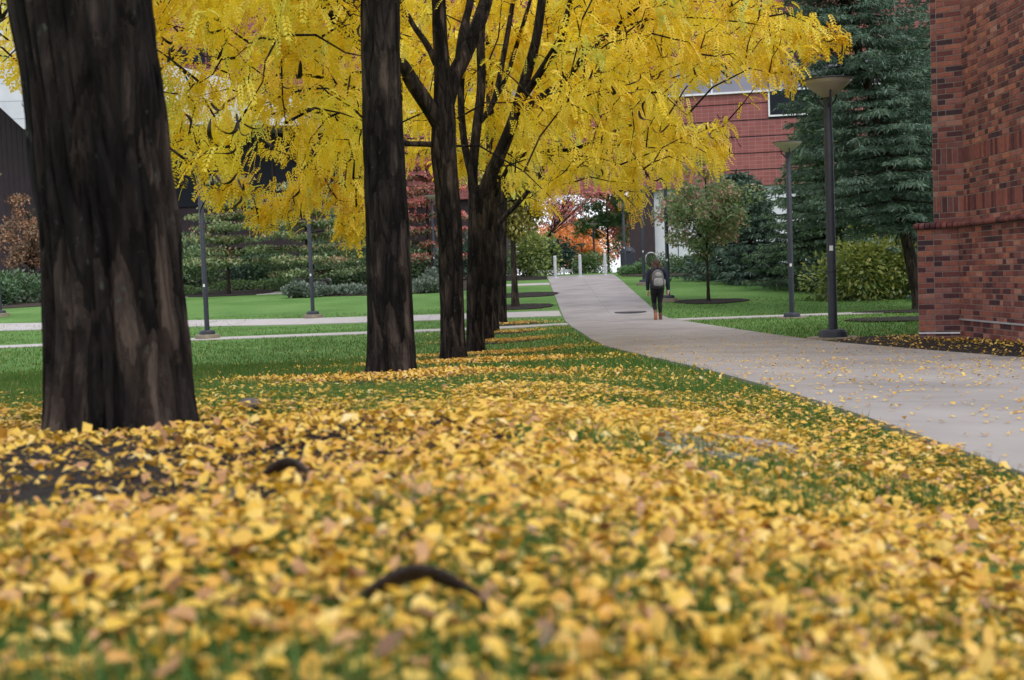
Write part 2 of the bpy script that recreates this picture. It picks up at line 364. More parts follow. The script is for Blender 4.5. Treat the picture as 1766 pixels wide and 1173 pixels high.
cross_walk('side_walk', [(-14, 52.4), (1.70, 51.6)], [(-14, 53.8), (1.70, 53.0)], M['concrete2'])

# mulch rings and planting beds
def blob_poly(cx, cy, rx, ry, n=28, rough=.1, seed=0):
    r = np.random.default_rng(seed); a = np.linspace(0, 2 * np.pi, n, endpoint=False)
    k = 1 + rough * (np.sin(2 * a + r.uniform(0, 6)) * .5 + np.sin(3 * a + r.uniform(0, 6)) * .6 + r.normal(0, .25, n))
    return [(cx + rx * k[i] * math.cos(a[i]), cy + ry * k[i] * math.sin(a[i])) for i in range(n)]
BEDS = []
def mulch_bed(poly, lift=.014, mat='mulch', step=.25, name='mulch_bed'):
    o = slab(name, poly, lift, M[mat], None, step=step, thick=.05, gap=0); tag(o, kind='structure'); BEDS.append(poly)
    me = o.data
    for v in me.vertices:
        n = mnoise.noise(Vector((v.co.x * 9, v.co.y * 9, 1))) * .6 + mnoise.noise(Vector((v.co.x * 23, v.co.y * 23, 4))) * .4
        v.co.z += .010 * n
    return o
for k, (mx, my, mr) in enumerate(MULCH): mulch_bed(blob_poly(mx, my, mr, mr, seed=k), step=.07 if k == 0 else (.12 if k < 3 else .3), lift=.008)
mulch_bed([(4.1, 10.4), (4.9, 9.6), (5.75, 9), (5.75, 15.0), (5.6, 15.6), (6.2, 17.5), (4.9, 17.2), (4.22, 16.3), (4.2, 13)], step=.2, lift=.02)   # along the brick wall
for (px, py, rx) in ((889, 531, 1.3), (905, 510, 1.4), (1228, 521, 1.15), (395, 508, 2.0)):
    p = on_ground(px, py); mulch_bed(blob_poly(p[0], p[1] + .2, rx, rx * .9, seed=int(px)), step=.3, lift=.03)
for (px, py, rx, ry) in ((1575, 551, 1.7, 1.5), (1565, 538, 1.5, 1.2)):
    p = on_ground(px, py); mulch_bed(blob_poly(p[0] + .3, p[1], rx, ry, seed=int(px)), step=.3, lift=.03)
mulch_bed([(5.2, 56.5), (8, 53.5), (9.6, 46), (11.5, 41), (13, 36.3), (16, 33.5), (24, 32), (30, 60), (6, 66)], mat='soil', step=1.5, lift=.04, name='planting_bed')
mulch_bed([(-30, 47), (-24, 47.5), (-19, 49.5), (-16.2, 54.5), (-10, 55.0), (-9, 49.5), (-4.5, 48.5), (-.6, 50.5), (-1.2, 56), (1.2, 58.5), (1.5, 70), (-40, 70)], mat='soil', step=1.5, lift=.035, name='planting_bed')
p = on_ground(1087, 540)
m = MB(); m.lathe([(0, .012), (.46, .012), (.47, .0), (.47, -.05)], 28); o = m.build('manhole_cover', surf('cast_iron', [(.3, (.03, .03, .035)), (.7, (.07, .07, .08))], 20, rough=.6, bump=.5))
o.location = (p[0], p[1], p[2] + .026); tag(o, 'dark round iron manhole cover set flush in the walkway', 'manhole cover')
# ------------------------------------------------------------------ honey locusts in the row
def bark_trunk(line, radii, sides, amp, name, mat, parent, seed=0, dz=.02, flare=True):
    """a trunk whose bark is ridged geometry: long vertical plates with furrows between them"""
    L = np.asarray(line, float); R = np.asarray(radii, float)
    s = np.concatenate([[0], np.cumsum(np.linalg.norm(np.diff(L, axis=0), axis=1))]); n = max(8, int(s[-1] / dz))
    ss = np.linspace(0, s[-1], n); P = np.stack([np.interp(ss, s, L[:, k]) for k in range(3)], 1); r = np.interp(ss, s, R)
    for _ in range(3): P[1:-1] = .25 * P[:-2] + .5 * P[1:-1] + .25 * P[2:]
    a = np.linspace(0, 2 * math.pi, sides, endpoint=False)
    V = np.empty((n, sides, 3)); c = np.cos(a); sn = np.sin(a)
    for i in range(n):
        z = ss[i]
        for j in range(sides):
            q = Vector((c[j] * 2.6 + seed, sn[j] * 2.6, z * 1.5))
            w = mnoise.noise(q) * .9
            k = mnoise.noise(Vector((c[j] * 5.5 + w + seed, sn[j] * 5.5 + w * .6, z * 1.1 + 7)))
            k2 = mnoise.noise(Vector((c[j] * 13 + seed, sn[j] * 13, z * 4.2)))
            ridge = 1 - min(1, abs(k) * 3.6)            # 1 in the furrows
            rr = r[i] * (1 + .05 * w) - amp * ridge ** 1.5 + amp * .35 * k2
            if flare: rr += r[i] * .24 * math.exp(-z / .09) * (.7 + .6 * math.sin(4 * a[j] + seed * 3)) + r[i] * .12 * math.exp(-z / .28)
            V[i, j] = P[i] + rr * np.array([c[j], sn[j], 0])
    i = np.arange(n - 1)[:, None] * sides; j = np.arange(sides)[None]; j2 = (j + 1) % sides
    F = np.stack([i + j, i + j2, i + sides + j2, i + sides + j], 2).reshape(-1, 4)
    me = npmesh(name, V.reshape(-1, 3), [F], [mat], smooth=True)
    return link(bpy.data.objects.new(name, me), parent)

# one compound leaf: a drooping midrib with paired leaflets (x along, y across, z up)
def leaf_template(pairs, w=.30, fine=True):
    V = []; F = []
    def rib(t): return np.array([t * (1 - .12 * t * t), 0, -.42 * t * t])
    if fine:
        for k in range(pairs):
            t = .12 + .86 * k / (pairs - 1); ln = w * (1 - .55 * abs(t - .45)) ; wd = .165 * 6 / pairs
            b = rib(t)
            for sgn in (-1, 1):
                tip = b + np.array([.10, sgn * ln * .92, -.07]); mid = (b + tip) / 2
                i = len(V); V += [b, mid + np.array([wd * .62, 0, .012]), tip, mid - np.array([wd * .62, 0, -.012])]; F.append((i, i + 1, i + 2, i + 3))
        i = len(V); t = rib(1.0); V += [rib(.93), t + np.array([.02, .05, -.01]), t + np.array([.14, 0, -.06]), t + np.array([.02, -.05, -.01])]; F.append((i, i + 1, i + 2, i + 3))
    else:
        ts = [.05, .4, .75, 1.05]; wd = [.10, w * .8, w * .7, .06]
        for t, q in zip(ts, wd): V += [rib(t) + np.array([0, q * .8, -.03]), rib(t) - np.array([0, q * .8, .03])]
        for k in range(3): F.append((2 * k, 2 * k + 1, 2 * k + 3, 2 * k + 2))
    return np.array(V), np.array(F)
LEAF_FINE = leaf_template(6, w=.27); LEAF_NEAR = leaf_template(6, w=.26); LEAF_COARSE = leaf_template(4, fine=False, w=.26); LEAF_MID = leaf_template(5, w=.26)
def place_leaves(mb, pos, dirs, size, tmpl, tints, r):
    """pos (n,3), dirs (n,3) growing direction"""
    TV, TF = tmpl; n = len(pos)
    X = norm(dirs); up = np.array([0, 0, 1.0]) + r.normal(0, .35, (n, 3))
    Y = norm(np.cross(up, X)); Z = np.cross(X, Y)
    V = pos[:, None] + size[:, None, None] * (TV[None, :, 0:1] * X[:, None] + TV[None, :, 1:2] * Y[:, None] + TV[None, :, 2:3] * np.array([0, 0, 1.0])[None, None] * .9 + TV[None, :, 2:3] * .1 * Z[:, None])
    k = len(TV); F = (TF[None] + (np.arange(n) * k)[:, None, None]).reshape(-1, 4)
    tt = np.repeat(tints, k) + r.normal(0, .05, n * k)
    mb.add(V.reshape(-1, 3), F, np.clip(tt, 0, 1))

# outline of the yellow canopy as the row shows it from the walk: where twigs may hang
CANOPY = [(-400, -700), (-400, 60), (-60, 95), (20, 110), (45, 190), (100, 240), (250, 285), (300, 318), (325, 285), (350, 305), (372, 330), (395, 318), (408, 268), (440, 262), (480, 250), (505, 258), (520, 300),
          (548, 300), (500, 345), (452, 385), (470, 392), (520, 350), (560, 322), (575, 372), (590, 405), (618, 380), (640, 300), (700, 290), (730, 300), (752, 318), (790, 300), (850, 300), (880, 320), (905, 362), (935, 362), (958, 368),
          (975, 325), (1010, 310), (1050, 325), (1070, 365), (1095, 388), (1118, 372), (1130, 300), (1150, 300), (1172, 335), (1195, 300), (1212, 265), (1235, 290), (1262, 285), (1272, 262), (1245, 215), (1195, 202), (1160, 180), (1165, 150),
          (1225, 128), (1300, 125), (1352, 152), (1376, 150), (1352, 108), (1340, 72), (1385, 75), (1440, 88), (1476, 78), (1440, 62), (1372, 38), (1342, -10), (1355, -200), (1400, -700)]
HOLES = [((300, 140), 40, .93), ((465, 158), 40, .9), ((430, 30), 44, .9), ((340, 95), 44, .9), ((300, 60), 24, .8), ((400, 165), 30, .8), ((468, 300), 44, .97), ((330, 205), 40, .85), ((420, 225), 40, .8), ((600, 95), 32, .85), ((540, 35), 24, .7), ((500, 215), 30, .7), ((705, 170), 22, .4), ((1100, 100), 20, .3), ((1135, 200), 16, .3)]
STEMS = [(690, -160), (1030, -160), (975, 60), (925, 160), (890, 240), (860, 330), (800, 345), (735, 330), (700, 250), (690, 120)]
LIMBLINES = [[(690, 108, 13), (622, 76, 13), (570, 22, 12.8), (550, -15, 12.7)], [(690, 247, 13.2), (600, 214, 12.9), (510, 189, 12.7), (468, 196, 12.6)], [(640, 160, 13), (545, 132, 12.6), (440, 138, 12.3)],
             [(892, 198, 18.2), (996, 112, 17), (1052, 58, 16.5), (1094, 18, 16.1)], [(880, 282, 23.4), (984, 258, 22.5), (1074, 220, 21.7)], [(872, 372, 28.4), (944, 278, 27.8)]]
def canopy_ok(P, r):
    pr = project(P); x, y = pr[:, 0], pr[:, 1]
    ok = inside(CANOPY, x, y)
    for (c, rad, prob) in HOLES:
        h = np.hypot(x - c[0], (y - c[1]) * 1.2) < rad
        ok &= ~(h & (r.random(len(x)) < prob))
    # the stems of the row stand clear in front of the leaves behind them
    Y = P[:, 1]
    ok &= ~((Y < 9.2) & (x > 575) & (x < 745) & (y > -170))
    stem = inside(STEMS, x, y) & (y > -160); ok &= ~(stem & (Y < 18.9) & ((Y < 12.5) | (r.random(len(x)) < .97)))
    ok &= ~((Y < 8.0) & (y > -150)); ok &= ~((Y < 11.2) & (x > 640) & (y > -150))
    for q in LIMBLINES:
        for (a, b) in zip(q[:-1], q[1:]):
            a, b = np.array(a[:3]), np.array(b[:3]); d = b - a; t = np.clip(((x - a[0]) * d[0] + (y - a[1]) * d[1]) / (d[0] ** 2 + d[1] ** 2), 0, 1)
            near = (np.abs(x - a[0] - t * d[0]) < 16) & (y - a[1] - t * d[1] < 14) & (y - a[1] - t * d[1] > -34) & (Y < a[2] + .1)
            ok &= ~(near & (r.random(len(x)) < .85))
    return ok, x, y

POD_MESHES = []
for k in range(5):
    r_ = np.random.default_rng(40 + k); t = np.linspace(0, 1, 9); L = .20
    bend = r_.uniform(1.2, 2.6) * r_.choice([-1, 1]); ang = np.cumsum(np.full(9, bend / 9)) + .4 * np.sin(t * 6 + k)
    px_ = np.concatenate([[0], np.cumsum(np.sin(ang[1:]) * L / 8)]); pz_ = -np.concatenate([[0], np.cumsum(np.cos(ang[1:]) * L / 8)])
    w_ = .0150 * np.sin(np.pi * np.clip(t * .92 + .06, 0, 1)) ** .5; tw = r_.uniform(-1.6, 1.6) * t
    V = []; 
    for i in range(9):
        d = np.array([math.cos(tw[i]) * .5, math.sin(tw[i]) + .5, 0]); d /= np.linalg.norm(d); c0 = np.array([px_[i], 0, pz_[i]]); nrm = np.array([-d[1], d[0], 0])
        V += [c0 + d * w_[i], c0 + nrm * .003, c0 - d * w_[i], c0 - nrm * .003]
    F = [(4 * i + j, 4 * i + (j + 1) % 4, 4 * i + 4 + (j + 1) % 4, 4 * i + 4 + j) for i in range(8) for j in range(4)]
    POD_MESHES.append(npmesh('seed_pod', V, [F], [M['pod']], smooth=True))

def image_line(pts):
    """rows (px, py, Y, width px) -> world points and radii"""
    P = smooth_line(np.array(pts, float), 5); W = np.array([at(a, b, c) for a, b, c, _ in P]); R = P[:, 3] * P[:, 2] / FPX / 2
    return W, R
def locust(idx, trunk, limbs, label, n_in, n_out, crown, tmpl, seed, pods=0, sides=40, amp=.012, dz=.03, leaves=12, leafsize=.19, extra=()):
    r = np.random.default_rng(seed); bx, by = TREES[idx]; bz = float(G(bx, by)) + .0
    root = empty('honey_locust_tree', (bx, by, bz)); tag(root, label, 'tree', 'locust trees in a row along the walk')
    off = np.array([bx, by, bz])
    P, R = trunk; P = np.asarray(P) - off; P[0, 2] = -.05
    t = bark_trunk(P, R, sides, amp, 'trunk', M['bark'], root, seed=seed * .37, dz=dz)
    nodes = [P[len(P) // 2:]]; nrad = [R[len(P) // 2:]]
    for (LP, LR) in limbs:
        mb = MB(); LP = LP - off
        mb.tube(LP, LR, 10); o = mb.build('limb', M['bark'], root, smooth=True)
        nodes.append(LP); nrad.append(LR)
    N = np.vstack(nodes); 
    # twig ends through the crown's volume
    cx, cyy, cz, rx, ry, rzu, rzd = crown
    pts = []
    want_in, want_out = n_in, n_out; tries = 0
    while (want_in > 0 or want_out > 0) and tries < 60:
        tries += 1
        u = r.normal(0, 1, (4000, 3)); u = norm(u) * (r.random((4000, 1)) ** .42)
        p = u * np.array([rx, ry, 1]); p[:, 2] = np.where(u[:, 2] > 0, u[:, 2] * rzu, u[:, 2] * rzd); p += np.array([cx, cyy, cz])
        ok, x, y = canopy_ok(p, r); dist = p[:, 1]
        inn = ok & (y > -150) & (x > -120) & (x < 1880) & (dist > 2)
        outp = (y <= -170) & (dist > -2) | (dist <= 2) & (p[:, 2] > CZ + 2.2)
        a = p[inn][:max(0, want_in)]; b = p[outp][:max(0, want_out)]
        want_in -= len(a); want_out -= len(b)
        if len(a): pts.append(np.c_[a, np.ones(len(a))])
        if len(b): pts.append(np.c_[b, np.zeros(len(b))])
    for (ex, ey, eY, en) in extra: pts.append(np.array([[*(at(ex, ey, eY) + r.normal(0, .05, 3)), 1.0] for _ in range(en)]))
    pts = np.vstack(pts); inn = pts[:, 3] > .5; C = pts[:, :3] - off
    axis = np.array([0, 0, 3.0]); order = np.argsort(np.linalg.norm((C - axis) * np.array([1, 1, .7]), axis=1))
    tw = MB(); nodes_arr = np.zeros((len(N) + 3 * len(C) + 10, 3)); nodes_arr[:len(N)] = N; cnt = len(N)
    node_r = np.zeros(len(nodes_arr)); node_r[:len(N)] = .02
    outward = np.zeros_like(C)
    for i in order:
        c = C[i]; d = nodes_arr[:cnt] - c; dist = np.linalg.norm(d, axis=1) + .35 * np.maximum(0, nodes_arr[:cnt, 2] - c[2]) + .25 * np.maximum(0, np.hypot(nodes_arr[:cnt, 0], nodes_arr[:cnt, 1]) - math.hypot(c[0], c[1]))
        k = int(np.argmin(dist)); s = nodes_arr[k]; ln = np.linalg.norm(c - s)
        m1 = s + (c - s) * .35 + np.array([0, 0, .10 * ln]) + r.normal(0, .05 * ln, 3); m2 = s + (c - s) * .7 + np.array([0, 0, .09 * ln]) + r.normal(0, .05 * ln, 3)
        r0 = min(max(.006, .007 + .006 * ln), .022)
        V, F = tube_arrays(np.array([s, m1, m2, c]), [r0, r0 * .75, r0 * .55, .003], 4); tw.add(V, F)
        nodes_arr[cnt:cnt + 3] = (m1, m2, c); cnt += 3; outward[i] = c - m2
    tw.build('twigs', M['bark'], root)['kind'] = 'stuff'
    lf = MB(); outward = norm(outward)
    for sel, tm, nl, sz in ((inn, tmpl, leaves, leafsize), (~inn, LEAF_COARSE, max(5, leaves // 3), leafsize * 1.6)):
        n = int(sel.sum())
        if not n: continue
        k = r.integers(int(nl * .6), int(nl * 1.4) + 1, n); idxs = np.repeat(np.where(sel)[0], k); m = len(idxs)
        back = r.random((m, 1)) ** 1.2 * .5
        pos = C[idxs] - outward[idxs] * back + r.normal(0, .06, (m, 3))
        ang = r.uniform(0, 2 * np.pi, m)
        dirs = np.stack([np.cos(ang), np.sin(ang), r.uniform(-1.55, .1, m)], 1) + outward[idxs] * .9
        cl = r.normal(.5, .17, len(C)); g = r.random(len(C)) < .10; cl[g] += .32
        place_leaves(lf, pos, dirs, sz * r.uniform(.7, 1.25, m), tm, np.clip(cl[idxs] + r.normal(0, .07, m), 0, 1), r)
    o = lf.build('crown', M['locust_leaf'], root, tint=True); o['kind'] = 'stuff'
    if pods:
        cand = np.where(inn)[0]; nb = max(1, pods // 4); bun = r.choice(cand, min(nb, len(cand)), replace=False)
        for b in bun:
            for q in range(r.integers(2, 8)):
                o = bpy.data.objects.new('seed_pod', POD_MESHES[r.integers(0, 5)]); link(o, root)
                o.location = C[b] + r.normal(0, .11, 3) + np.array([0, -.28, -.08]); o.rotation_euler = (r.normal(0, .5), r.normal(0, .5), r.uniform(0, 6.28)); s = r.uniform(.7, 1.2); o.scale = (s, s, s)
    return root

def straight_trunk(idx, pts):
    """trunk from image rows (px, py, width px); depth is the tree's own"""
    Y = TREES[idx][1]
    return image_line([(a, b, Y, w) for a, b, w in pts])
# tree 1, close to the camera
T1 = straight_trunk(0, [(211, 742, 232), (208, 660, 232), (206, 590, 230), (198, 500, 226), (190, 400, 224), (176, 300, 226), (166, 200, 229), (152, 100, 232), (137, 0, 234), (100, -300, 225), (70, -700, 190), (50, -1200, 150)])
locust(0, T1, [image_line([(110, -280, 3.3, 120), (-150, -700, 3.0, 90), (-500, -1200, 2.6, 50)]), image_line([(85, -450, 3.3, 130), (300, -900, 3.7, 90), (520, -1400, 4.2, 50)])],
       'thick dark rough-barked tree trunk standing in the leaf-strewn mulch mound', 0, 260, (-1.0, 2.6, CZ + 6.4, 3.2, 3.2, 2.2, 2.2), LEAF_FINE, 3, sides=170, amp=.024, dz=.016, leaves=8)
# tree 2
Y2 = 8.3
T2 = straight_trunk(1, [(675, 648, 80), (675, 600, 79), (672, 500, 76), (668, 400, 74), (664, 300, 71), (660, 200, 69), (657, 100, 67), (656, 0, 67), (655, -250, 60), (650, -600, 45), (640, -900, 30)])
locust(1, T2, [image_line([(655, -120, Y2, 40), (560, -350, 7.8, 32), (420, -560, 7.2, 22), (200, -700, 6.6, 12)]), image_line([(655, -200, Y2, 38), (780, -450, 8.8, 28), (950, -650, 9.4, 16)]),
               image_line([(652, -60, Y2, 26), (540, -140, 9.0, 20), (380, -190, 9.8, 13), (180, -160, 10.2, 8), (60, -60, 10.4, 5)])],
       'straight limbless dark tree trunk next after the thickest trunk, ringed by yellow leaves', 270, 200, (-1.9, 9.2, CZ + 3.3, 3.6, 3.2, 2.8, 2.6), LEAF_NEAR, 5, leafsize=.125, leaves=20, pods=250, sides=84, amp=.014, dz=.022)
# tree 3: a big limb sweeps left behind tree 2, another rises right
Y3 = 13.4
T3 = straight_trunk(2, [(782, 624, 42), (780, 560, 41), (778, 480, 42), (776, 400, 42), (771, 330, 42), (765, 260, 44), (766, 200, 40), (764, 140, 30), (760, 80, 26), (756, 0, 24), (752, -120, 20), (745, -300, 14)])
locust(2, T3, [image_line([(768, 232, Y3, 30), (742, 188, Y3 - .1, 28), (715, 148, Y3 - .2, 27), (690, 110, Y3 - .3, 25), (655, 92, Y3 - .4, 23), (622, 76, Y3 - .5, 21), (592, 50, Y3 - .6, 19), (570, 22, Y3 - .7, 17), (550, -15, Y3 - .8, 15), (535, -90, Y3 - .9, 10)]),
               image_line([(768, 185, Y3, 30), (782, 135, Y3 + .1, 28), (800, 98, Y3 + .15, 26), (822, 48, Y3 + .2, 25), (838, 2, Y3 + .3, 23), (862, -90, Y3 + .4, 16)]),
               image_line([(790, 118, Y3 + .1, 15), (797, 60, Y3 + .3, 14), (812, 0, Y3 + .5, 12), (820, -60, Y3 + .6, 8)]),
               image_line([(765, 252, Y3, 11), (742, 249, Y3 - .05, 10), (690, 247, Y3 - .2, 9.5), (640, 240, Y3 - .4, 9), (600, 214, Y3 - .5, 8.5), (555, 194, Y3 - .6, 8), (510, 189, Y3 - .7, 7.5), (468, 196, Y3 - .8, 5), (430, 188, Y3 - .9, 3)]),
               image_line([(640, 160, Y3 - .4, 6), (600, 148, Y3 - .6, 6), (545, 132, Y3 - .8, 5.5), (490, 128, Y3 - 1, 5), (440, 138, Y3 - 1.2, 3)]),
               image_line([(752, 110, Y3 + .2, 12), (738, 80, Y3 + .4, 11), (712, 42, Y3 + .6, 9), (690, -5, Y3 + .8, 8), (670, -80, Y3 + 1, 5)])],
       'tree with a pruned stub and one big limb sweeping behind the second trunk', 440, 180, (-1.0, 13.6, CZ + 3.1, 4.6, 3.6, 3.0, 2.7), LEAF_NEAR, 7, leafsize=.135, leaves=20, extra=[(446, 378, 12.6, 2), (462, 366, 12.6, 2), (482, 352, 12.6, 2), (502, 340, 12.6, 2), (522, 328, 12.7, 2), (545, 312, 12.7, 2), (588, 392, 12.7, 3), (606, 398, 12.7, 3), (620, 372, 12.8, 2), (580, 350, 12.8, 2), (365, 330, 12.4, 3), (380, 325, 12.4, 2), (398, 300, 12.4, 2)], pods=280, sides=60, amp=.012, dz=.03)
# tree 4: forks low into several rising stems
Y4 = 18.5
T4 = straight_trunk(3, [(820, 618, 32), (820, 560, 31), (821, 480, 32), (823, 420, 33), (825, 375, 35), (825, 345, 36), (824, 320, 30)])
locust(3, T4, [image_line([(820, 348, Y4, 20), (815, 305, Y4, 18), (821, 232, Y4, 17), (830, 150, Y4, 16), (829, 62, Y4, 15), (836, -5, Y4, 13), (842, -90, Y4, 9)]),
               image_line([(828, 350, Y4, 26), (848, 298, Y4 - .1, 24), (868, 252, Y4 - .2, 22), (886, 205, Y4 - .3, 20), (905, 140, Y4 - .4, 19), (924, 72, Y4 - .5, 17), (936, -8, Y4 - .5, 15), (950, -100, Y4 - .5, 10)]),
               image_line([(894, 180, Y4 - .3, 14), (925, 135, Y4 - .6, 13), (948, 98, Y4 - .8, 12.5), (966, 66, Y4 - 1, 12), (986, -4, Y4 - 1.2, 10), (1000, -70, Y4 - 1.4, 7)]),
               image_line([(892, 198, Y4 - .3, 12), (935, 165, Y4 - .8, 11.5), (970, 143, Y4 - 1.2, 11), (996, 112, Y4 - 1.5, 10), (1013, 86, Y4 - 1.7, 9), (1052, 58, Y4 - 2, 7), (1094, 18, Y4 - 2.4, 4.5), (1160, -8, Y4 - 2.8, 3)]),
               image_line([(1013, 86, Y4 - 1.7, 7), (1060, 64, Y4 - 2.2, 6), (1100, 38, Y4 - 2.6, 4), (1180, 30, Y4 - 3.0, 3), (1290, 40, Y4 - 3.4, 2.4), (1370, 56, Y4 - 3.6, 2), (1430, 72, Y4 - 3.7, 1.4)]),
               image_line([(824, 215, Y4, 10), (846, 186, Y4 + .3, 10), (858, 150, Y4 + .4, 9.5), (872, 78, Y4 + .6, 9), (886, -4, Y4 + .8, 8), (896, -60, Y4 + 1, 5)]),
               image_line([(850, 180, Y4 + .3, 8), (874, 130, Y4 + .6, 8), (896, 62, Y4 + .9, 7), (916, -4, Y4 + 1.1, 6)]),
               image_line([(817, 320, Y4, 14), (800, 240, Y4 + .3, 13), (795, 150, Y4 + .5, 12), (806, 60, Y4 + .7, 10), (802, -20, Y4 + .9, 8)])],
       'tree forking low into several steeply rising dark stems over the walk', 680, 160, (.6, 18.0, CZ + 4.0, 5.2, 4.0, 3.4, 3.6), LEAF_FINE, 9, extra=[(1368, 46, 14.9, 1), (1388, 50, 14.9, 1), (1408, 56, 14.85, 1), (1428, 62, 14.8, 1), (1448, 68, 14.8, 1), (1466, 70, 14.8, 1), (1386, 70, 14.8, 1), (1408, 84, 14.8, 1), (1330, 110, 15, 2), (1350, 122, 15, 2), (1368, 136, 15, 1)], pods=280, sides=48, amp=.011, dz=.04, leaves=19, leafsize=.16)
# trees 5 to 7
T5 = straight_trunk(4, [(838, 592, 26), (840, 520, 25), (842, 440, 24), (846, 380, 24), (848, 320, 20), (846, 200, 15), (842, 60, 10)])
locust(4, T5, [image_line([(847, 352, 23.6, 9), (868, 305, 23.4, 8), (884, 280, 23.3, 7.5), (916, 263, 23, 7), (984, 258, 22.5, 6.5), (1030, 241, 22.1, 6), (1074, 220, 21.7, 4), (1110, 214, 21.3, 2.5)]),
               image_line([(847, 330, 23.6, 12), (880, 240, 23.4, 10), (930, 150, 23, 8), (980, 60, 22.6, 5)])],
       'slim locust trunk with a thin low limb reaching level over the walk', 420, 80, (1.2, 22.8, CZ + 3.8, 4.6, 4.2, 3.4, 2.9), LEAF_MID, 13, pods=120, sides=32, amp=.005, dz=.06, leaves=15, leafsize=.20)
T6 = straight_trunk(5, [(851, 577, 20), (852, 500, 19), (853, 430, 19), (855, 360, 18), (857, 280, 15), (858, 150, 10)])
locust(5, T6, [image_line([(856, 392, 28.6, 9), (872, 372, 28.4, 9), (892, 352, 28.2, 8.5), (922, 315, 28, 8), (944, 278, 27.8, 5), (968, 250, 27.6, 3)])],
       'slim locust trunk sixth in the row with an upcurved low limb', 260, 40, (.8, 28.2, CZ + 4.4, 4.6, 4.2, 3.4, 2.9), LEAF_COARSE, 15, pods=16, sides=28, amp=.005, dz=.08, leaves=14, leafsize=.22)
T7 = straight_trunk(6, [(866, 560, 16), (866, 480, 15), (866, 420, 15), (868, 350, 14), (868, 250, 10), (868, 120, 7)])
locust(6, T7, [image_line([(867, 350, 33.4, 7), (880, 280, 33.2, 5), (905, 200, 33, 3)])],
       'slimmest locust trunk at the end of the row beside the side walk', 200, 40, (.4, 33.0, CZ + 5.0, 4.4, 4.2, 3.4, 2.9), LEAF_COARSE, 17, pods=0, sides=24, amp=.004, dz=.1, leaves=12, leafsize=.25)
# ------------------------------------------------------------------ grass, fallen leaves, pods and stones
def on_path(x, y): return (x > path_left(y) - .03) & (x < path_right(y) + .03)
def on_walks(x, y):
    r = on_path(x, y)
    r |= (y > 30.0) & (y < 31.8) & (x < 14); r |= (y > 35.2) & (y < 38) & (x < 1.6) & (x > -8)
    return r
def in_beds(x, y, which=None):
    r = np.zeros(np.shape(x), bool)
    for k, b in enumerate(BEDS[:8] if which is None else which): r |= inside(b, x, y)
    return r
def near_trunk(x, y, pad=.0):
    r = np.zeros(np.shape(x), bool)
    for k, (tx, ty) in enumerate(TREES): r |= np.hypot(x - tx, y - ty) < (.24 if k == 0 else .17) + pad
    return r
def vnoise(x, y, s, seed):
    """cheap smooth value noise on arrays"""
    g = np.random.default_rng(seed).random((256, 256)); u, v = x * s + 500, y * s + 500
    i, j = np.floor(u).astype(int), np.floor(v).astype(int); fu, fv = u - i, v - j; fu = fu * fu * (3 - 2 * fu); fv = fv * fv * (3 - 2 * fv)
    a = g[i % 256, j % 256]; b = g[(i + 1) % 256, j % 256]; c = g[i % 256, (j + 1) % 256]; d = g[(i + 1) % 256, (j + 1) % 256]
    return (a * (1 - fu) + b * fu) * (1 - fv) + (c * (1 - fu) + d * fu) * fv
def wedge(n, y0, y1, spread=.52, power=1.0):
    y = y0 + (y1 - y0) * rng.random(n) ** power; x = rng.uniform(-1, 1, n) * (spread * y + .25); return x, y
# blades
gb = MB()
def blades(n, y0, y1, h, w, power, seg, keep=None):
    x, y = wedge(n, y0, y1, .50, power)
    k = ~on_walks(x, y) & ~in_beds(x, y) & ~near_trunk(x, y, .02)
    edge = (x > .95) & (x < 1.4) & (y < 14)
    if keep is not None: k &= keep(x, y) | (edge & (rng.random(n) < .8))
    x, y = x[k], y[k]; n = len(x); z = G(x, y) + (.0 if seg == 2 else .0)
    hh = h * rng.uniform(.55, 1.3, n) * (.75 + .5 * vnoise(x, y, 2.5, 5)); a = rng.uniform(0, 6.28, n); lean = rng.normal(.35, .3, n) * hh
    b = np.stack([x, y, z - .005], 1); side = np.stack([np.cos(a), np.sin(a), np.zeros(n)], 1) * (w * rng.uniform(.7, 1.3, n))[:, None]; fw = np.stack([-np.sin(a), np.cos(a), np.zeros(n)], 1) * lean[:, None]
    tip = b + fw + np.stack([np.zeros(n), np.zeros(n), hh], 1); t = np.clip(rng.normal(.45, .2, n) + .25 * (vnoise(x, y, 1.2, 8) - .5), 0, .96); t[rng.random(n) < .04] = 1
    if seg == 2:
        mid = b + fw * .35 + np.stack([np.zeros(n), np.zeros(n), hh * .6], 1)
        V = np.stack([b - side, b + side, mid + side * .75, mid - side * .75, tip], 1).reshape(-1, 3); i = np.arange(n)[:, None] * 5
        gb.add(V, np.concatenate([i, i + 1, i + 2, i + 3], 1), np.repeat(t, 5)); gb.F[3].append(np.concatenate([i + 3, i + 2, i + 4], 1) + gb.n - len(V))
    else:
        V = np.stack([b - side, b + side, tip], 1).reshape(-1, 3); i = np.arange(n)[:, None] * 3
        gb.add(V, np.concatenate([i, i + 1, i + 2], 1), np.repeat(t, 3))
thin = lambda x, y: (vnoise(x, y, 2.2, 3) * .6 + vnoise(x, y, 6, 4) * .4) > .50 - .05 * np.clip((y - 3.2) / 2, 0, 3)
blades(24000, .7, 1.5, .045, .0014, 1.0, 2)
blades(100000, .75, 3.4, .048, .0015, .75, 2, thin)
blades(150000, 3.2, 8, .045, .0022, .8, 1, lambda x, y: (y > 4.6) | thin(x, y))
blades(100000, 7.5, 16, .045, .0045, .8, 1)
blades(70000, 15, 40, .05, .010, .9, 1)
o = gb.build('grass', M['grass'], tint=True); tag(o, 'short green lawn grass around the tree row', 'grass', kind='stuff')

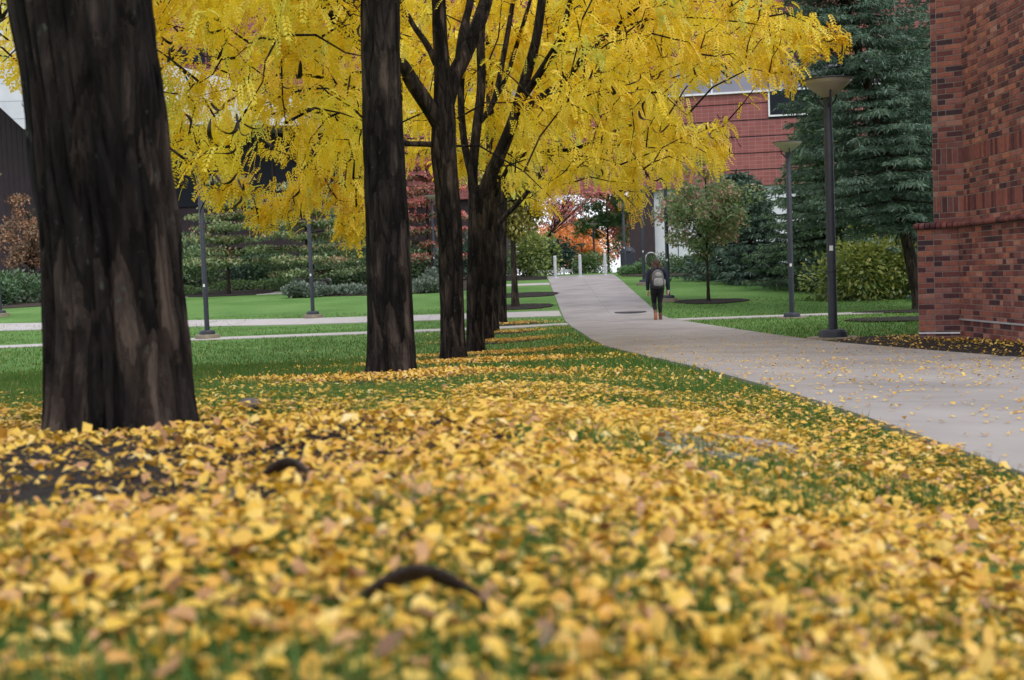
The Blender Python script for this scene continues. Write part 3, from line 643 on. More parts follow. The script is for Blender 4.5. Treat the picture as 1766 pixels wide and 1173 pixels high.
# leaves: pointed ovals with a fold along the midrib and a curl
_t = [(0, 0), (.3, .85), (.62, 1.0), (1.0, 0.0)]
def leaf_arrays(n, pos, size, tint, flat=1.0, zoff=0):
    L = size[:, None]; wd = size * rng.uniform(.20, .31, n); curl = rng.normal(.0, .35, n); fold = rng.uniform(-.1, .5, n)
    ts = np.array([-.5, -.18, .18, .5]); ww = np.array([.0, .95, 1.0, .12])
    loc = np.zeros((n, 8, 3))
    for k in range(4):
        z = curl * size * (ts[k] ** 2 * 2 - .25)
        for s, q in ((0, -1), (1, 1)):
            loc[:, 2 * k + s, 0] = ts[k] * size; loc[:, 2 * k + s, 1] = q * ww[k] * wd; loc[:, 2 * k + s, 2] = z + fold * ww[k] * wd * .6
    a = rng.uniform(0, 6.28, n); px_ = rng.normal(0, .38, n) * flat; py_ = rng.normal(0, .38, n) * flat
    ca, sa = np.cos(a), np.sin(a); x = loc[..., 0]; y = loc[..., 1]; z = loc[..., 2]
    y2 = y * np.cos(px_)[:, None] - z * np.sin(px_)[:, None]; z2 = y * np.sin(px_)[:, None] + z * np.cos(px_)[:, None]
    x3 = x * np.cos(py_)[:, None] + z2 * np.sin(py_)[:, None]; z3 = -x * np.sin(py_)[:, None] + z2 * np.cos(py_)[:, None]
    V = np.stack([x3 * ca[:, None] - y2 * sa[:, None], x3 * sa[:, None] + y2 * ca[:, None], z3], 2)
    V[..., 2] -= V[..., 2].min(1)[:, None]
    return V + pos[:, None]
_LF = np.array([(0, 1, 3, 2), (2, 3, 5, 4), (4, 5, 7, 6)])
lv = MB()
def leaf_tints(n):
    t = np.clip(rng.normal(.53, .19, n), .12, 1); q = rng.random(n); t[q < .05] = rng.uniform(0, .2, (q < .05).sum()); return t
def fold_leaves(x, y, z, size, flat):
    n = len(x); a = rng.uniform(0, 6.28, n); d = np.stack([np.cos(a), np.sin(a), rng.normal(0, .38, n) * flat], 1) * (size * .5)[:, None]; s = np.stack([-np.sin(a), np.cos(a), rng.normal(0, .5, n) * flat], 1) * (size * rng.uniform(.22, .34, n))[:, None]
    c = np.stack([x, y, z + np.abs(d[:, 2]) + np.abs(s[:, 2])], 1); up = np.array([0, 0, 1.0]) * (size * rng.uniform(-.05, .16, n))[:, None]
    V = np.stack([c - d, c - s + up, c + d, c + s + up], 1); lv.add(V.reshape(-1, 3), np.arange(n * 4).reshape(-1, 4), np.repeat(leaf_tints(n), 4))
def scatter_leaves(x, y, lift, size, flat=1.0, lod=5.0):
    far_ = y > lod; flat = np.broadcast_to(flat, x.shape); lift = np.broadcast_to(lift, x.shape)
    if far_.any(): fold_leaves(x[far_], y[far_], G(x[far_], y[far_]) + lift[far_], size[far_], flat[far_])
    x, y, lift, size, flat = x[~far_], y[~far_], lift[~far_], size[~far_], flat[~far_]
    if not len(x): return
    n = len(x); z = G(x, y) + lift; V = leaf_arrays(n, np.stack([x, y, z], 1), size, None, flat)
    i = (np.arange(n) * 8)[:, None, None]; lv.add(V.reshape(-1, 3), (_LF[None] + i).reshape(-1, 4), np.repeat(leaf_tints(n), 8))
# beneath the nearest trees
x, y = wedge(215000, .85, 7.2, .52, .60)
dens = np.clip(1.15 - .48 * np.clip((y - 2.8) / 1.5, 0, 1) - np.clip((y - 4.3) / 1.7, 0, 1) * .62, 0.02, 1)
dens *= np.where((x < -.2) & (y > 3.9) & ~in_beds(x, y), .38, 1) * np.where(x < -1.6, .6, 1)
dens *= .31 + .95 * np.clip((vnoise(x, y, 2.0, 21) * .55 + vnoise(x, y, 5.5, 22) * .45 - .3) * 2.4, 0, 1)
dens *= np.where(in_beds(x, y, BEDS[:1]), .62, 1)
pad_ = inside([(.30, 2.35), (.62, 2.2), (.85, 2.35), (.8, 2.75), (.35, 2.75)], x, y); dens = np.where(pad_, dens * .7, dens)
k = (rng.random(len(x)) < dens) & ~on_path(x, y) & ~near_trunk(x, y); x, y = x[k], y[k]
bare = in_beds(x, y, BEDS[:1])
nearl = y < 2.7; q_ = nearl | (rng.random(len(x)) < 1)
scatter_leaves(x, y, np.where(bare, .012 + .010 * rng.random(len(x)), .004 + .036 * rng.random(len(x)) ** .7), rng.gamma(7, .0028, len(x)).clip(.009, .036), flat=np.where(y > 3, .5, .9), lod=2.6)
x, y = wedge(17000, .72, 1.75, .56, .8); q = ~on_path(x, y) & (rng.random(len(x)) < .5 + .6 * vnoise(x, y, 3.0, 41)); x, y = x[q], y[q]
scatter_leaves(x, y, .004 + .034 * rng.random(len(x)), rng.gamma(7, .0028, len(x)).clip(.009, .034))
# on the other mulch rings
for k, (mx, my, mr) in enumerate(MULCH[1:]):
    n = [11000, 6000, 3600, 2200, 1400, 900][k]; a = rng.uniform(0, 6.28, n); rr = np.abs(rng.normal(0, .62, n)) * mr; x = mx + .25 + rr * np.cos(a) * 1.25; y = my + rr * np.sin(a) * .95
    q = ~on_path(x, y) & ~near_trunk(x, y); x, y = x[q], y[q]; scatter_leaves(x, y, .012 + .008 * rng.random(len(x)), rng.uniform(.018, .036, len(x)) * (1 + .12 * k))
# strewn over the lawn
x, y = wedge(7000, 5.5, 34, .5, .7); q = ~on_path(x, y) & (rng.random(len(x)) < np.clip(1.3 - np.abs(x - .3) / 3.2, .04, 1) * np.clip(1.2 - y / 26, .06, 1)); x, y = x[q], y[q]
scatter_leaves(x, y, .03 + .012 * rng.random(len(x)), rng.uniform(.018, .034, len(x)))
# on the walk
y = rng.uniform(2.2, 22, 9000) ; x = rng.uniform(1.28, 4.3, 9000); q = on_path(x, y) & (x < .62 * y) & (rng.random(9000) < np.clip(1.25 - y / 19, .03, 1) * (.25 + .9 * vnoise(x, y, .9, 31))); x, y = x[q], y[q]
z = G(x, y, False) + .026; V = leaf_arrays(len(x), np.stack([x, y, z], 1), rng.uniform(.018, .038, len(x)), None, .35)
lv.add(V.reshape(-1, 3), (_LF[None] + (np.arange(len(x)) * 8)[:, None, None]).reshape(-1, 4), np.repeat(leaf_tints(len(x)), 8))
# drifted against the brick wall
n = 2600; x = rng.uniform(4.2, 5.75, n); y = rng.uniform(9.5, 16.8, n); q = inside(BEDS[7], x, y) & (rng.random(n) < .25 + .6 * (x > 5.0)); x, y = x[q], y[q]; scatter_leaves(x, y, .028, rng.uniform(.025, .045, len(x)))
o = lv.build('fallen_leaves', M['fallen'], tint=True); tag(o, 'carpet of yellow fallen locust leaves over grass and mulch', 'leaves', kind='stuff')

# the leaves lying largest in view, one object each
fm = []
for k in range(24):
    V = leaf_arrays(1, np.zeros((1, 3)), np.array([rng.uniform(.019, .032)]), None, .8)[0]; fm.append(npmesh('fallen_leaf', V, [_LF], [M['fallen']], np.full(8, leaf_tints(1)[0])))
cnt = 0
while cnt < 290:
    x, y = wedge(1, .93, 1.62, .40, 1.0); x, y = float(x[0]), float(y[0])
    z = float(G(x, y)) + random.uniform(.008, .028); p_ = project([(x, y, z)])[0]
    if not (5 < p_[0] < 1760 and p_[1] < 1165): continue
    o = bpy.data.objects.new('fallen_leaf', fm[cnt % 24]); link(o); o.location = (x, y, z); o.rotation_euler = (0, 0, random.uniform(0, 6.28))
    tag(o, 'yellow fallen leaf lying loose on top of the blurred grass', 'leaf', 'single fallen leaves in the near grass'); cnt += 1
# curled dark pods on the ground
def ground_pod(pa, pb, sag, wpx, label):
    A = on_ground(*pa); B = on_ground(*pb); t = np.linspace(0, 1, 15)[:, None]; up = np.array([0, 0, 1.0])
    P = A + (B - A) * t + up * (np.sin(np.pi * t) * sag + .024) + np.array([0, 1, 0]) * np.sin(np.pi * t * 1.3) * .03
    c = P.mean(0); hw = wpx * A[1] / FPX / 2; m = MB()
    w = hw * np.sin(np.pi * np.clip(t[:, 0] * .9 + .05, 0, 1)) ** .45; bump = 1 + .18 * np.sin(t[:, 0] * 40)
    T = norm(np.gradient(P, axis=0)); S = norm(np.cross(T, up)); N = np.cross(S, T)
    a = np.linspace(0, 2 * np.pi, 10, endpoint=False)
    V = (P[:, None] - c + (w[:, None] * np.cos(a))[..., None] * (S * .5 + N * .85)[:, None] + ((.34 * w * bump)[:, None] * np.sin(a))[..., None] * (N * .5 - S * .85)[:, None]).reshape(-1, 3)
    F = [(i * 10 + j, i * 10 + (j + 1) % 10, (i + 1) * 10 + (j + 1) % 10, (i + 1) * 10 + j) for i in range(14) for j in range(10)]
    m.add(V, F); o = m.build('seed_pod', M['pod'], smooth=True); o.location = c; tag(o, label, 'seed pod')
ground_pod((592, 1102), (862, 1086), .026, 46, 'long dark curved seed pod lying in the blurred leaves of the lawn')
ground_pod((452, 848), (560, 862), .022, 28, 'dark arched seed pod resting on the mulch mound near the thick trunk')
M['stone'] = surf('stone', [(.3, (.05, .045, .05)), (.7, (.16, .14, .15))], 25, rough=.85, bump=.5)
def stone(px, py, wpx, hpx, label, name='stone', mat='stone', col=None):
    p = on_ground(px, py); s = p[1] / FPX; bm = bmesh.new(); bmesh.ops.create_icosphere(bm, subdivisions=3, radius=1)
    for v in bm.verts:
        d = 1 + .28 * mnoise.noise(v.co * 1.7 + Vector((px, 0, 0))) + .1 * mnoise.noise(v.co * 5)
        v.co = Vector((v.co.x * d * wpx * s / 2, v.co.y * d * wpx * s / 2.4, v.co.z * d * hpx * s / 2))
    me = bpy.data.meshes.new(name); bm.to_mesh(me); bm.free(); me.materials.append(M[mat]); o = link(bpy.data.objects.new(name, me)); o.location = (p[0], p[1], p[2] + hpx * s * .35 + .012)
    for f in me.polygons: f.use_smooth = True
    tag(o, label, 'stone')
stone(433, 712, 44, 22, 'dark wedge-shaped stone on the grass beside the thick trunk')
stone(396, 896, 40, 44, 'small dark rounded stone at the front rim of the mulch mound')
stone(940, 716, 46, 18, 'pale flat stone half buried in the leafy lawn')
# three flat stepping stones almost buried in leaves beside the walk
for (px, py, wx, wy, lab) in ((1165, 776, .22, .13, 'flat grey paving stone showing through leaves, farthest from the walk edge'), (1305, 783, .24, .11, 'flat grey paving stone showing through leaves, nearest the walk edge'), (1225, 803, .26, .07, 'narrow flat grey paving stone in front of two others among the leaves')):
    p = on_ground(px, py); o = slab('paving_stone', blob_poly(p[0], p[1], wx / 2, wy / 2, n=10, rough=.12, seed=px), .034, M['concrete'], None, step=.1, thick=.05, gap=0); tag(o, lab, 'stone')
# ------------------------------------------------------------------ brick building by the walk (single bricks near the camera)
BRICK_COLS = [(.215, .078, .068), (.265, .098, .078), (.32, .122, .085), (.145, .054, .052), (.085, .037, .043), (.26, .115, .10), (.34, .165, .13), (.058, .034, .042), (.175, .073, .070)]
BRICK_COLS = [tuple(v * 1.14 for v in c) for c in BRICK_COLS]
BRICK_W = np.array([.16, .15, .10, .18, .13, .1, .05, .07, .12]); BRICK_W = BRICK_W / BRICK_W.sum()
BM = [surf('brick_%s' % n, [(.3, tuple(v * .8 for v in c)), (.7, tuple(v * 1.2 for v in c))], 14, rough=.88, bump=.5, bscale=60, spec=.15, kind='world', bdist=.004)
      for n, c in zip(('red', 'rust', 'orange', 'maroon', 'plum', 'rose', 'pale', 'black', 'brown'), BRICK_COLS)]
M['mortar'] = surf('mortar', [(.3, (.22, .185, .17)), (.7, (.30, .255, .235))], 30, rough=.95, bump=.4, kind='world')
M['flashing'] = surf('metal_flashing', [(.3, (.45, .45, .48)), (.7, (.62, .62, .66))], 8, rough=.4, metal=.6)
bld = empty('brick_building', (5.7, 15.0, float(G(5.7, 15.0)))); B0 = np.array(bld.location)
tag(bld, 'red brick building corner with a stepped base beside the walkway', 'building')
CORNER = np.array([5.74, 15.35])
d_front = norm(np.array([-1.75, 1.0]))                    # the oblique end face, running left and away
def face_len(corner, px_edge, d):
    for L in np.arange(.1, 2, .005):
        if project([(*(corner + d * L), CZ + 1.5)])[0][0] < px_edge: return L
    return .5
L_FRONT = face_len(CORNER, 1608, d_front)
def prism(name, pts, z0, z1, mat, parent):
    n = len(pts); V = np.array([(x, y, z0) for x, y in pts] + [(x, y, z1) for x, y in pts]) - B0
    m = MB(); m.add(V, [(i, (i + 1) % n, (i + 1) % n + n, i + n) for i in range(n)]); m.F[len(pts)] = m.F.get(len(pts), []) + [np.array([list(range(2 * n - 1, n - 1, -1))]), np.array([list(range(n))])]
    return m.build(name, mat, parent)
back_dir = norm(np.array([1.0, 1.75]))
Z_CAP = CZ + (452 - 384) * 15.4 / FPX; Z_TOP = CZ + 5.2; Z_BOT = CZ - 1.15
INS = .001
def core_pts(off):
    # off moves both visible faces outward (base is thicker)
    n_side = np.array([-1.0, 0]); n_fr = norm(np.array([-1.0, -1.75]))
    A = CORNER + n_side * off; A = A + np.array([0, -1]) * off * .6
    B = A + d_front * (L_FRONT + off * 1.3)
    return A, B
A_u, B_u = core_pts(0); A_b, B_b = core_pts(.10)
def mass(A, B, inset):
    n_fr = norm(np.array([-1.0, -1.75])); s = np.array([inset, 0]); f = -n_fr * inset
    A2 = A + s + np.array([0, inset * .2]); B2 = B + f + (A2 - A) * 0 + back_dir * 0 - d_front * inset
    C2 = B2 + back_dir * 4
    return [(A[0] + inset, 7.0), (14, 7.0), (14, 22), tuple(C2), tuple(B2), tuple(A2)]
wall_u = prism('wall', mass(A_u, B_u, INS), Z_CAP - .02, Z_TOP, M['mortar'], bld)
wall_b = prism('wall_base', mass(A_b, B_b, INS), Z_BOT, Z_CAP - .03, M['mortar'], bld)
CH = .0677; _bm = {}
def brick_mesh(L, H, col, D=.06):
    key = (round(L, 3), round(H, 3), col)
    if key not in _bm:
        m = MB(); e = .003; V = np.array([(-L / 2, 0, -H / 2), (L / 2, 0, -H / 2), (L / 2, 0, H / 2), (-L / 2, 0, H / 2), (-L / 2 + e, -e, -H / 2 + e), (L / 2 - e, -e, -H / 2 + e), (L / 2 - e, -e, H / 2 - e), (-L / 2 + e, -e, H / 2 - e)])
        V[:4, 1] = .0; V[4:, 1] = -.0045
        V = np.vstack([V, V[:4] + np.array([0, .03, 0])])
        F = np.array([(4, 5, 6, 7), (0, 1, 5, 4), (1, 2, 6, 5), (2, 3, 7, 6), (3, 0, 4, 7), (8, 9, 1, 0), (9, 10, 2, 1), (10, 11, 3, 2), (11, 8, 0, 3)])
        _bm[key] = (npmesh('brick', V, [F], [BM[col]]), V, F)
    return _bm[key]
BR = []     # every brick: (size on screen, position, angle, L, H, colour)
def lay(P0, d, length, z0, z1, soldiers=(), seed=0, quoin=False):
    r = np.random.default_rng(seed); ang = math.atan2(d[1], d[0]); z = z0; row = 0
    while z < z1 - CH * .6:
        s = [q for q in soldiers if q[0] <= z + .5 * CH < q[1]]
        if s and abs(z - s[0][0]) > CH * .8 and z > s[0][0]: z += CH; row += 1; continue
        if s:
            H = s[0][1] - s[0][0] - .01; u = .0
            while u < length - .02:
                w = min(.0677, length - u); BR.append((P0 + d * (u + w / 2), s[0][0] + H / 2, ang, w - .01, H, int(r.choice([0, 1, 3, 4, 8, 0, 3])))); u += .0677
            z = s[0][1]; row += 1; continue
        if row % 2 == 0: seq = [.203]
        else: seq = [.101]
        u = -r.choice([0, 0]) ; k = 0
        if row % 2 == 1: u0 = [.101]
        while u < length - .03:
            w = (.203 if (k + row) % 2 == 0 else .101)
            w = min(w, length - u); BR.append((P0 + d * (u + w / 2), z + CH / 2 - .005, ang, w - .010, CH - .010, int(r.choice(len(BRICK_COLS), p=BRICK_W)))); u += w; k += 1
        z += CH; row += 1
zs = lambda py: CZ + (456 - py) * 15.4 / FPX * 1.0
S1 = (zs(372), zs(344)); S2 = (zs(291), zs(262))
S1 = (Z_CAP + 2 * CH, Z_CAP + 5 * CH); S2 = (Z_CAP + 11 * CH, Z_CAP + 14 * CH)
lay(A_u, d_front, L_FRONT, Z_CAP + CH * .0, Z_TOP, [S1, S2], 1)
lay(np.array([A_u[0], 10.9]), np.array([0, 1.0]), A_u[1] - 10.9, Z_CAP, Z_TOP, [S1, S2], 2)
nb = int((Z_CAP - .0677 - Z_BOT) / CH); zb0 = Z_CAP - .0677 - nb * CH
lay(A_b, d_front, L_FRONT + .13, zb0, Z_CAP - .0677, (), 3)
lay(np.array([A_b[0], 10.9]), np.array([0, 1.0]), A_b[1] - 10.9, zb0, Z_CAP - .0677, (), 4)
# which bricks are in view, largest first
info = []
for b in BR:
    (P, z, ang, L, H, c) = b; d = np.array([math.cos(ang), math.sin(ang)])
    e = project([(*(P - d * L / 2), z), (*(P + d * L / 2), z)]); w = abs(e[1][0] - e[0][0]); h = H * FPX / e[0][2]
    vis = -5 < e[:, 0].mean() < 1772 and -12 < e[0][1] < 640
    info.append(w * h if vis else 0)
order = np.argsort(-np.array(info)); single = set(order[:300].tolist())
rest = [([], []) for _ in BM]
def rot_for(P, ang):  # local +x along the face, -y outward
    d = np.array([math.cos(ang), math.sin(ang)]); n = np.array([-d[1], d[0]])          # left of d
    out = np.array([-n[0], -n[1]]) if np.dot(-n, np.array([-1.0, -.4])) > 0 else n
    return d, out
jit = np.random.default_rng(77)
RV = []; RF = []; RM = []; rn = 0
for k, (P, z, ang, L, H, c) in enumerate(BR):
    me, V, F = brick_mesh(L, H, c); d, out = rot_for(P, ang); flip = 1 if np.dot(np.array([math.sin(ang), -math.cos(ang)]), out) > 0 else -1
    dz = jit.normal(0, .0008); pr = jit.normal(0, .0012)
    if k in single:
        o = bpy.data.objects.new('brick', me); link(o, wall_u if z > Z_CAP else wall_b); a2 = ang if flip > 0 else ang + math.pi
        o.location = Vector((P[0] + out[0] * pr, P[1] + out[1] * pr, z + dz)) - Vector(B0); o.rotation_euler = (0, jit.normal(0, .004), a2)
    else:
        if P[1] < 10.9 or info[k] == 0 and jit.random() < 0: continue
        a2 = ang if flip > 0 else ang + math.pi; ca, sa = math.cos(a2), math.sin(a2)
        W = np.stack([V[:, 0] * ca - V[:, 1] * sa + P[0] + out[0] * pr, V[:, 0] * sa + V[:, 1] * ca + P[1] + out[1] * pr, V[:, 2] + z + dz], 1) - B0
        RV.append(W); RF.append(F + rn); RM += [c] * len(F); rn += len(V)
me = npmesh('brickwork', np.vstack(RV), [np.vstack(RF)], BM, matidx=RM); o = link(bpy.data.objects.new('brickwork', me), bld); o['kind'] = 'stuff'
# rounded cap course over the base, each brick on edge
def cap(P0, d, length, out):
    u = 0; r = np.random.default_rng(5)
    a = np.linspace(-.3, math.pi / 2 + .3, 7); prof = [(-.10, -.04)] + [(.040 + .034 * math.cos(t), -.0 + .034 * math.sin(t)) for t in np.linspace(-math.pi / 2, math.pi / 2, 7)] + [(-.10, .05)]
    w = .0575; n = len(prof); V = []
    while u < length - .03:
        V = []
        for s in (0, 1):
            for (q, z) in prof: p = P0 + d * (u + s * w) + out * (q - .04); V.append((p[0], p[1], Z_CAP - .034 + z))
        F = [(i, i + 1, n + i + 1, n + i) for i in range(n - 1)]; m = MB(); m.add(np.array(V) - B0, F); m.F[n] = [np.array([list(range(n - 1, -1, -1))]), np.array([list(range(n, 2 * n))])]
        m.build('cap_brick', BM[int(r.choice([0, 3, 4, 8, 3]))], bld, smooth=False); u += .0677
n_fr = norm(np.array([-1.0, -1.75]))
cap(A_b + n_fr * .045, d_front, L_FRONT + .16, n_fr)
cap(np.array([A_b[0] - .045, 13.0]), np.array([0, 1.0]), A_b[1] - 13.05, np.array([-1.0, 0]))
# flashing strips
def strip(P0, d, length, z, out):
    m = MB(); V = []
    for (q, zz) in ((-.005, 0), (.016, -.004), (.018, -.022), (-.005, -.022)):
        for s in (0, length): p = P0 + d * s + out * q; V.append((p[0], p[1], z + zz))
    V = np.array(V) - B0; m.add(V, [(0, 1, 3, 2), (2, 3, 5, 4), (4, 5, 7, 6)]); m.build('flashing', M['flashing'], bld)
strip(A_b, d_front, L_FRONT + .13, CZ - (573 - 453) * 15.3 / FPX, n_fr)
strip(np.array([A_b[0], 11.0]), np.array([0, 1.0]), A_b[1] - 11.0, CZ - (547 - 450) * 15.2 / FPX, np.array([-1.0, 0]))

# ------------------------------------------------------------------ far brick building with dark courses and a window strip
FA = math.radians(9.0); FO = np.array([9.5, 80.0]); FD = np.array([math.cos(FA), -math.sin(FA)]); FN = np.array([-math.sin(FA), -math.cos(FA)])
def on_facade(px, py, back=0.0):
    d = ray(px, py)[:2]; o = FO - FN * back
    # o + FD*u = d*t
    A = np.array([[FD[0], -d[0]], [FD[1], -d[1]]]); u, t = np.linalg.solve(A, -o); return u, CZ + ray(px, py)[2] * t
far = empty('brick_building', (FO[0], FO[1], float(G(FO[0], FO[1]))), -FA); FZ = far.location.z
tag(far, 'long red brick hall with dark horizontal courses and a window strip behind the trees', 'building')
M['far_brick'] = None
def far_brick():
    m, nt, out = newmat('far_brick'); L = nt.links; b = nt.nodes.new('ShaderNodeBsdfPrincipled'); b.inputs['Roughness'].default_value = .9; b.inputs['Specular IOR Level'].default_value = .1
    c = coords(nt, 'object'); sx = nt.nodes.new('ShaderNodeSeparateXYZ'); L.new(c, sx.inputs[0]); cb = nt.nodes.new('ShaderNodeCombineXYZ'); L.new(sx.outputs[0], cb.inputs[0]); L.new(sx.outputs[2], cb.inputs[1])
    t = nt.nodes.new('ShaderNodeTexBrick'); t.inputs['Scale'].default_value = 1; t.inputs['Brick Width'].default_value = .42; t.inputs['Row Height'].default_value = .2463; t.inputs['Mortar Size'].default_value = .014
    t.inputs['Color1'].default_value = (.235, .082, .078, 1); t.inputs['Color2'].default_value = (.275, .10, .092, 1); t.inputs['Mortar'].default_value = (.30, .17, .16, 1); t.offset = 0; L.new(cb.outputs[0], t.inputs['Vector'])
    n = nt.nodes.new('ShaderNodeTexNoise'); n.inputs['Scale'].default_value = .8; n.inputs['Detail'].default_value = 7; L.new(c, n.inputs['Vector']); r = ramp(nt, [(.3, (.9, .9, .93)), (.7, (1.08, 1.06, 1.06))]); L.new(n.outputs[0], r.inputs[0])
    mx = nt.nodes.new('ShaderNodeMixRGB'); mx.blend_type = 'MULTIPLY'; mx.inputs[0].default_value = 1; L.new(t.outputs[0], mx.inputs[1]); L.new(r.outputs[0], mx.inputs[2]); L.new(mx.outputs[0], b.inputs['Base Color']); L.new(b.outputs[0], out.inputs[0]); return m
M['far_brick'] = far_brick()
M['dark_course'] = surf('dark_course', [(.3, (.03, .025, .028)), (.7, (.055, .045, .05))], 3, rough=.9)
M['pale_panel'] = surf('pale_panel', [(.3, (.50, .52, .58)), (.7, (.60, .62, .67))], .8, rough=.6, bump=.03)
M['white_trim'] = surf('white_trim', [(.3, (.62, .62, .66)), (.7, (.75, .75, .78))], 3, rough=.5)
M['brown_metal'] = surf('brown_metal', [(.3, (.028, .018, .022)), (.7, (.042, .028, .034))], 1.5, rough=.6)
M['window_pale'] = glass_mat('pale_glass', (.20, .195, .25), .3)
M['window_dark'] = glass_mat('dark_glass', (.012, .015, .022), .35, .12)
uL = on_facade(120, 100)[0]; uR = on_facade(1730, 100)[0]
z_sill = on_facade(1240, 160)[1] - FZ; z_head = on_facade(1240, 116)[1] - FZ; z_over = on_facade(1170, 318)[1] - FZ; Z_ROOF = 24.0
u_gapL = on_facade(870, 400)[0]; u_gapR = on_facade(1088, 400)[0]
def fbox(name, u0, u1, y0, y1, z0, z1, mat, parent=far): return box_obj(name, (u0, y0, z0), (u1, y1, z1), M[mat], parent)
fwall = fbox('wall', uL, uR, .10, 5, z_over, Z_ROOF, 'dark_course')
fstorey = fbox('ground_storey', u_gapR, uR, .4, 4.8, -1.5, z_over - .01, 'pale_panel')
fbox('ground_storey', uL, u_gapL, .4, 4.8, -1.5, z_over - .01, 'brown_metal')
for u0 in np.arange(u_gapR + 1.5, u_gapR + 6, 1.52):
    fbox('panel_joint', u0, u0 + .05, .38, .41, -1, z_over - .02, 'dark_course', fstorey)
uC0, uC1 = on_facade(1086, 400)[0], on_facade(1128, 400)[0]; fbox('column', uC0, uC1, -.25, 1.2, -1.5, z_over - .02, 'brown_metal')
pitch = 1.06
def bands(z_from, z_to, u0, u1):
    z = z_from
    while z < z_to - .2:
        fbox('brick_band', u0, u1, .06, .12, z, min(z + pitch - .075, z_to), 'far_brick', fwall); z += pitch
u_win = on_facade(1324, 150)[0]; u_win2 = on_facade(1420, 150)[0]
nlow = int((z_sill - .12 - z_over) / pitch); bands(z_sill - .12 - nlow * pitch - pitch * .6, z_sill - .12, uL, u_win)
bands(z_sill - .12 - nlow * pitch - pitch * .6, z_sill - .12 - pitch * 1.5, u_win, uR); bands(z_head + .1, Z_ROOF, uL, uR)
# the strip: a frame, panes and mullions
win = fbox('window_strip', uL + 1, u_win, .02, .08, z_sill, z_head, 'window_pale')
fbox('sill', uL + 1, uR, -.12, .16, z_sill - .12, z_sill - .003, 'white_trim'); fbox('head', uL + 1, uR, -.02, .1, z_head + .003, z_head + .1, 'dark_course')
for u0 in np.arange(uL + 4, u_win + .1, 3.1): fbox('mullion', u0 - .05, u0 + .05, -.03, .06, z_sill, z_head, 'white_trim', win)
fbox('window_strip', u_win + .06, uR, .0, .06, z_sill + .003, z_head, 'window_pale')
zl = z_sill - .13 - pitch * 1.5; w2 = fbox('window', u_win + .1, u_win2, .02, .06, zl + .1, z_sill - .125, 'window_dark'); fbox('window_frame', u_win, u_win2, -.06, .05, zl, zl + .1, 'white_trim', w2); fbox('window_frame', u_win, u_win + .1, -.06, .05, zl + .1, z_sill - .125, 'white_trim', w2)
fbox('brick_band', u_win2, uR, 0, .12, zl + .1, z_sill - .125, 'far_brick', fwall)
# upper row of dark windows at the left end
zt = on_facade(330, 96)[1] - FZ
for k in range(5):
    u0 = on_facade(285 + 24 * k, 96)[0]; f = fbox('window', u0, u0 + .82, -.04, .05, zt - .5, zt + .45, 'window_dark')

# ------------------------------------------------------------------ brown hall with the white angular canopy, left
HY = 70.0
hall = empty('campus_hall', (-20, HY, float(G(-20, HY)))); H0_ = np.array(hall.location)
tag(hall, 'dark brown metal-clad hall with an angular white panelled canopy', 'building')
def hp(px, py, Y=HY): return at(px, py, Y) - H0_
a = hp(-160, 60); b = hp(640, 60); zt = hp(300, 214)[2]
xs = np.arange(a[0], hp(292, 300)[0], .30); V = []; F = []                       # ribbed siding
for i, x in enumerate(xs):
    for k, (dx, dy) in enumerate(((0, 0), (.17, 0), (.19, .014), (.28, .014))): V += [(x + dx, dy, -1), (x + dx, dy, zt + 2.0)]
n = len(V) // 2; F = [(2 * i, 2 * i + 2, 2 * i + 3, 2 * i + 1) for i in range(n - 1)]
m = MB(); m.add(V, F); m.build('siding', M['brown_metal'], hall)
box_obj('wall', (a[0], .25, -1), (b[0] + 1, 9, zt + 1.9), M['brown_metal'], hall)
zg0, zg1 = hp(450, 352)[2], hp(450, 232)[2]; x0g, x1g = hp(300, 300)[0], hp(640, 300)[0]
npan = 8
for k in range(npan):
    u0 = x0g + (x1g - x0g) * k / npan; u1 = x0g + (x1g - x0g) * (k + 1) / npan
    w = box_obj('window', (u0 + .06, .10, zg0), (u1 - .06, .18, zg1), M['window_dark'], hall); box_obj('mullion', (u1 - .06, .02, zg0), (u1 + .06, .2, zg1), M['brown_metal'], w)
M['blue_glass'] = glass_mat('blue_glass', (.035, .085, .15), .3, .25)
box_obj('spandrel', (hp(425, 345)[0], -.05, hp(470, 357)[2]), (hp(530, 345)[0], .09, hp(470, 336)[2]), M['blue_glass'], hall)
M['orange_sign'] = surf('orange_sign', [(.3, (.75, .16, .02)), (.7, (.85, .24, .03))], 4, rough=.5)
m = MB(); m.lathe([(0, -.03), (.16, -.03), (.18, 0), (.16, .03), (0, .03)], 18); o = m.build('sign_disc', M['orange_sign'], hall); o.rotation_euler = (math.pi / 2, 0, 0); o.location = hp(425, 317) + np.array([0, -.1, 0])
# canopy: white panels over a folded face, cut along a grid
poly = [(-160, 0), (-160, 60), (0, 186), (40, 223), (300, 214), (545, 217), (560, 182), (400, 138), (268, 104), (60, 40), (60, 0)]
poly = [tuple(hp(px, py, 66)[[0, 2]]) for px, py in poly]
can = MB(); 
PA = np.array(poly)
def extrude_poly(name, P, y0, y1, mat, parent, gap=0):
    P = np.array(P); c = P.mean(0); d = P - c; P = c + d * (1 - gap / (np.linalg.norm(d, axis=1)[:, None] + 1e-6)); bm = bmesh.new()
    f = bm.faces.new([bm.verts.new((x, y0, z)) for x, z in P]); r = bmesh.ops.extrude_face_region(bm, geom=[f])
    for g in r['geom']:
        if isinstance(g, bmesh.types.BMVert): g.co.y = y1
    bmesh.ops.recalc_face_normals(bm, faces=bm.faces); bmesh.ops.triangulate(bm, faces=bm.faces); me = bpy.data.meshes.new(name); bm.to_mesh(me); bm.free(); me.materials.append(mat); return link(bpy.data.objects.new(name, me), parent)
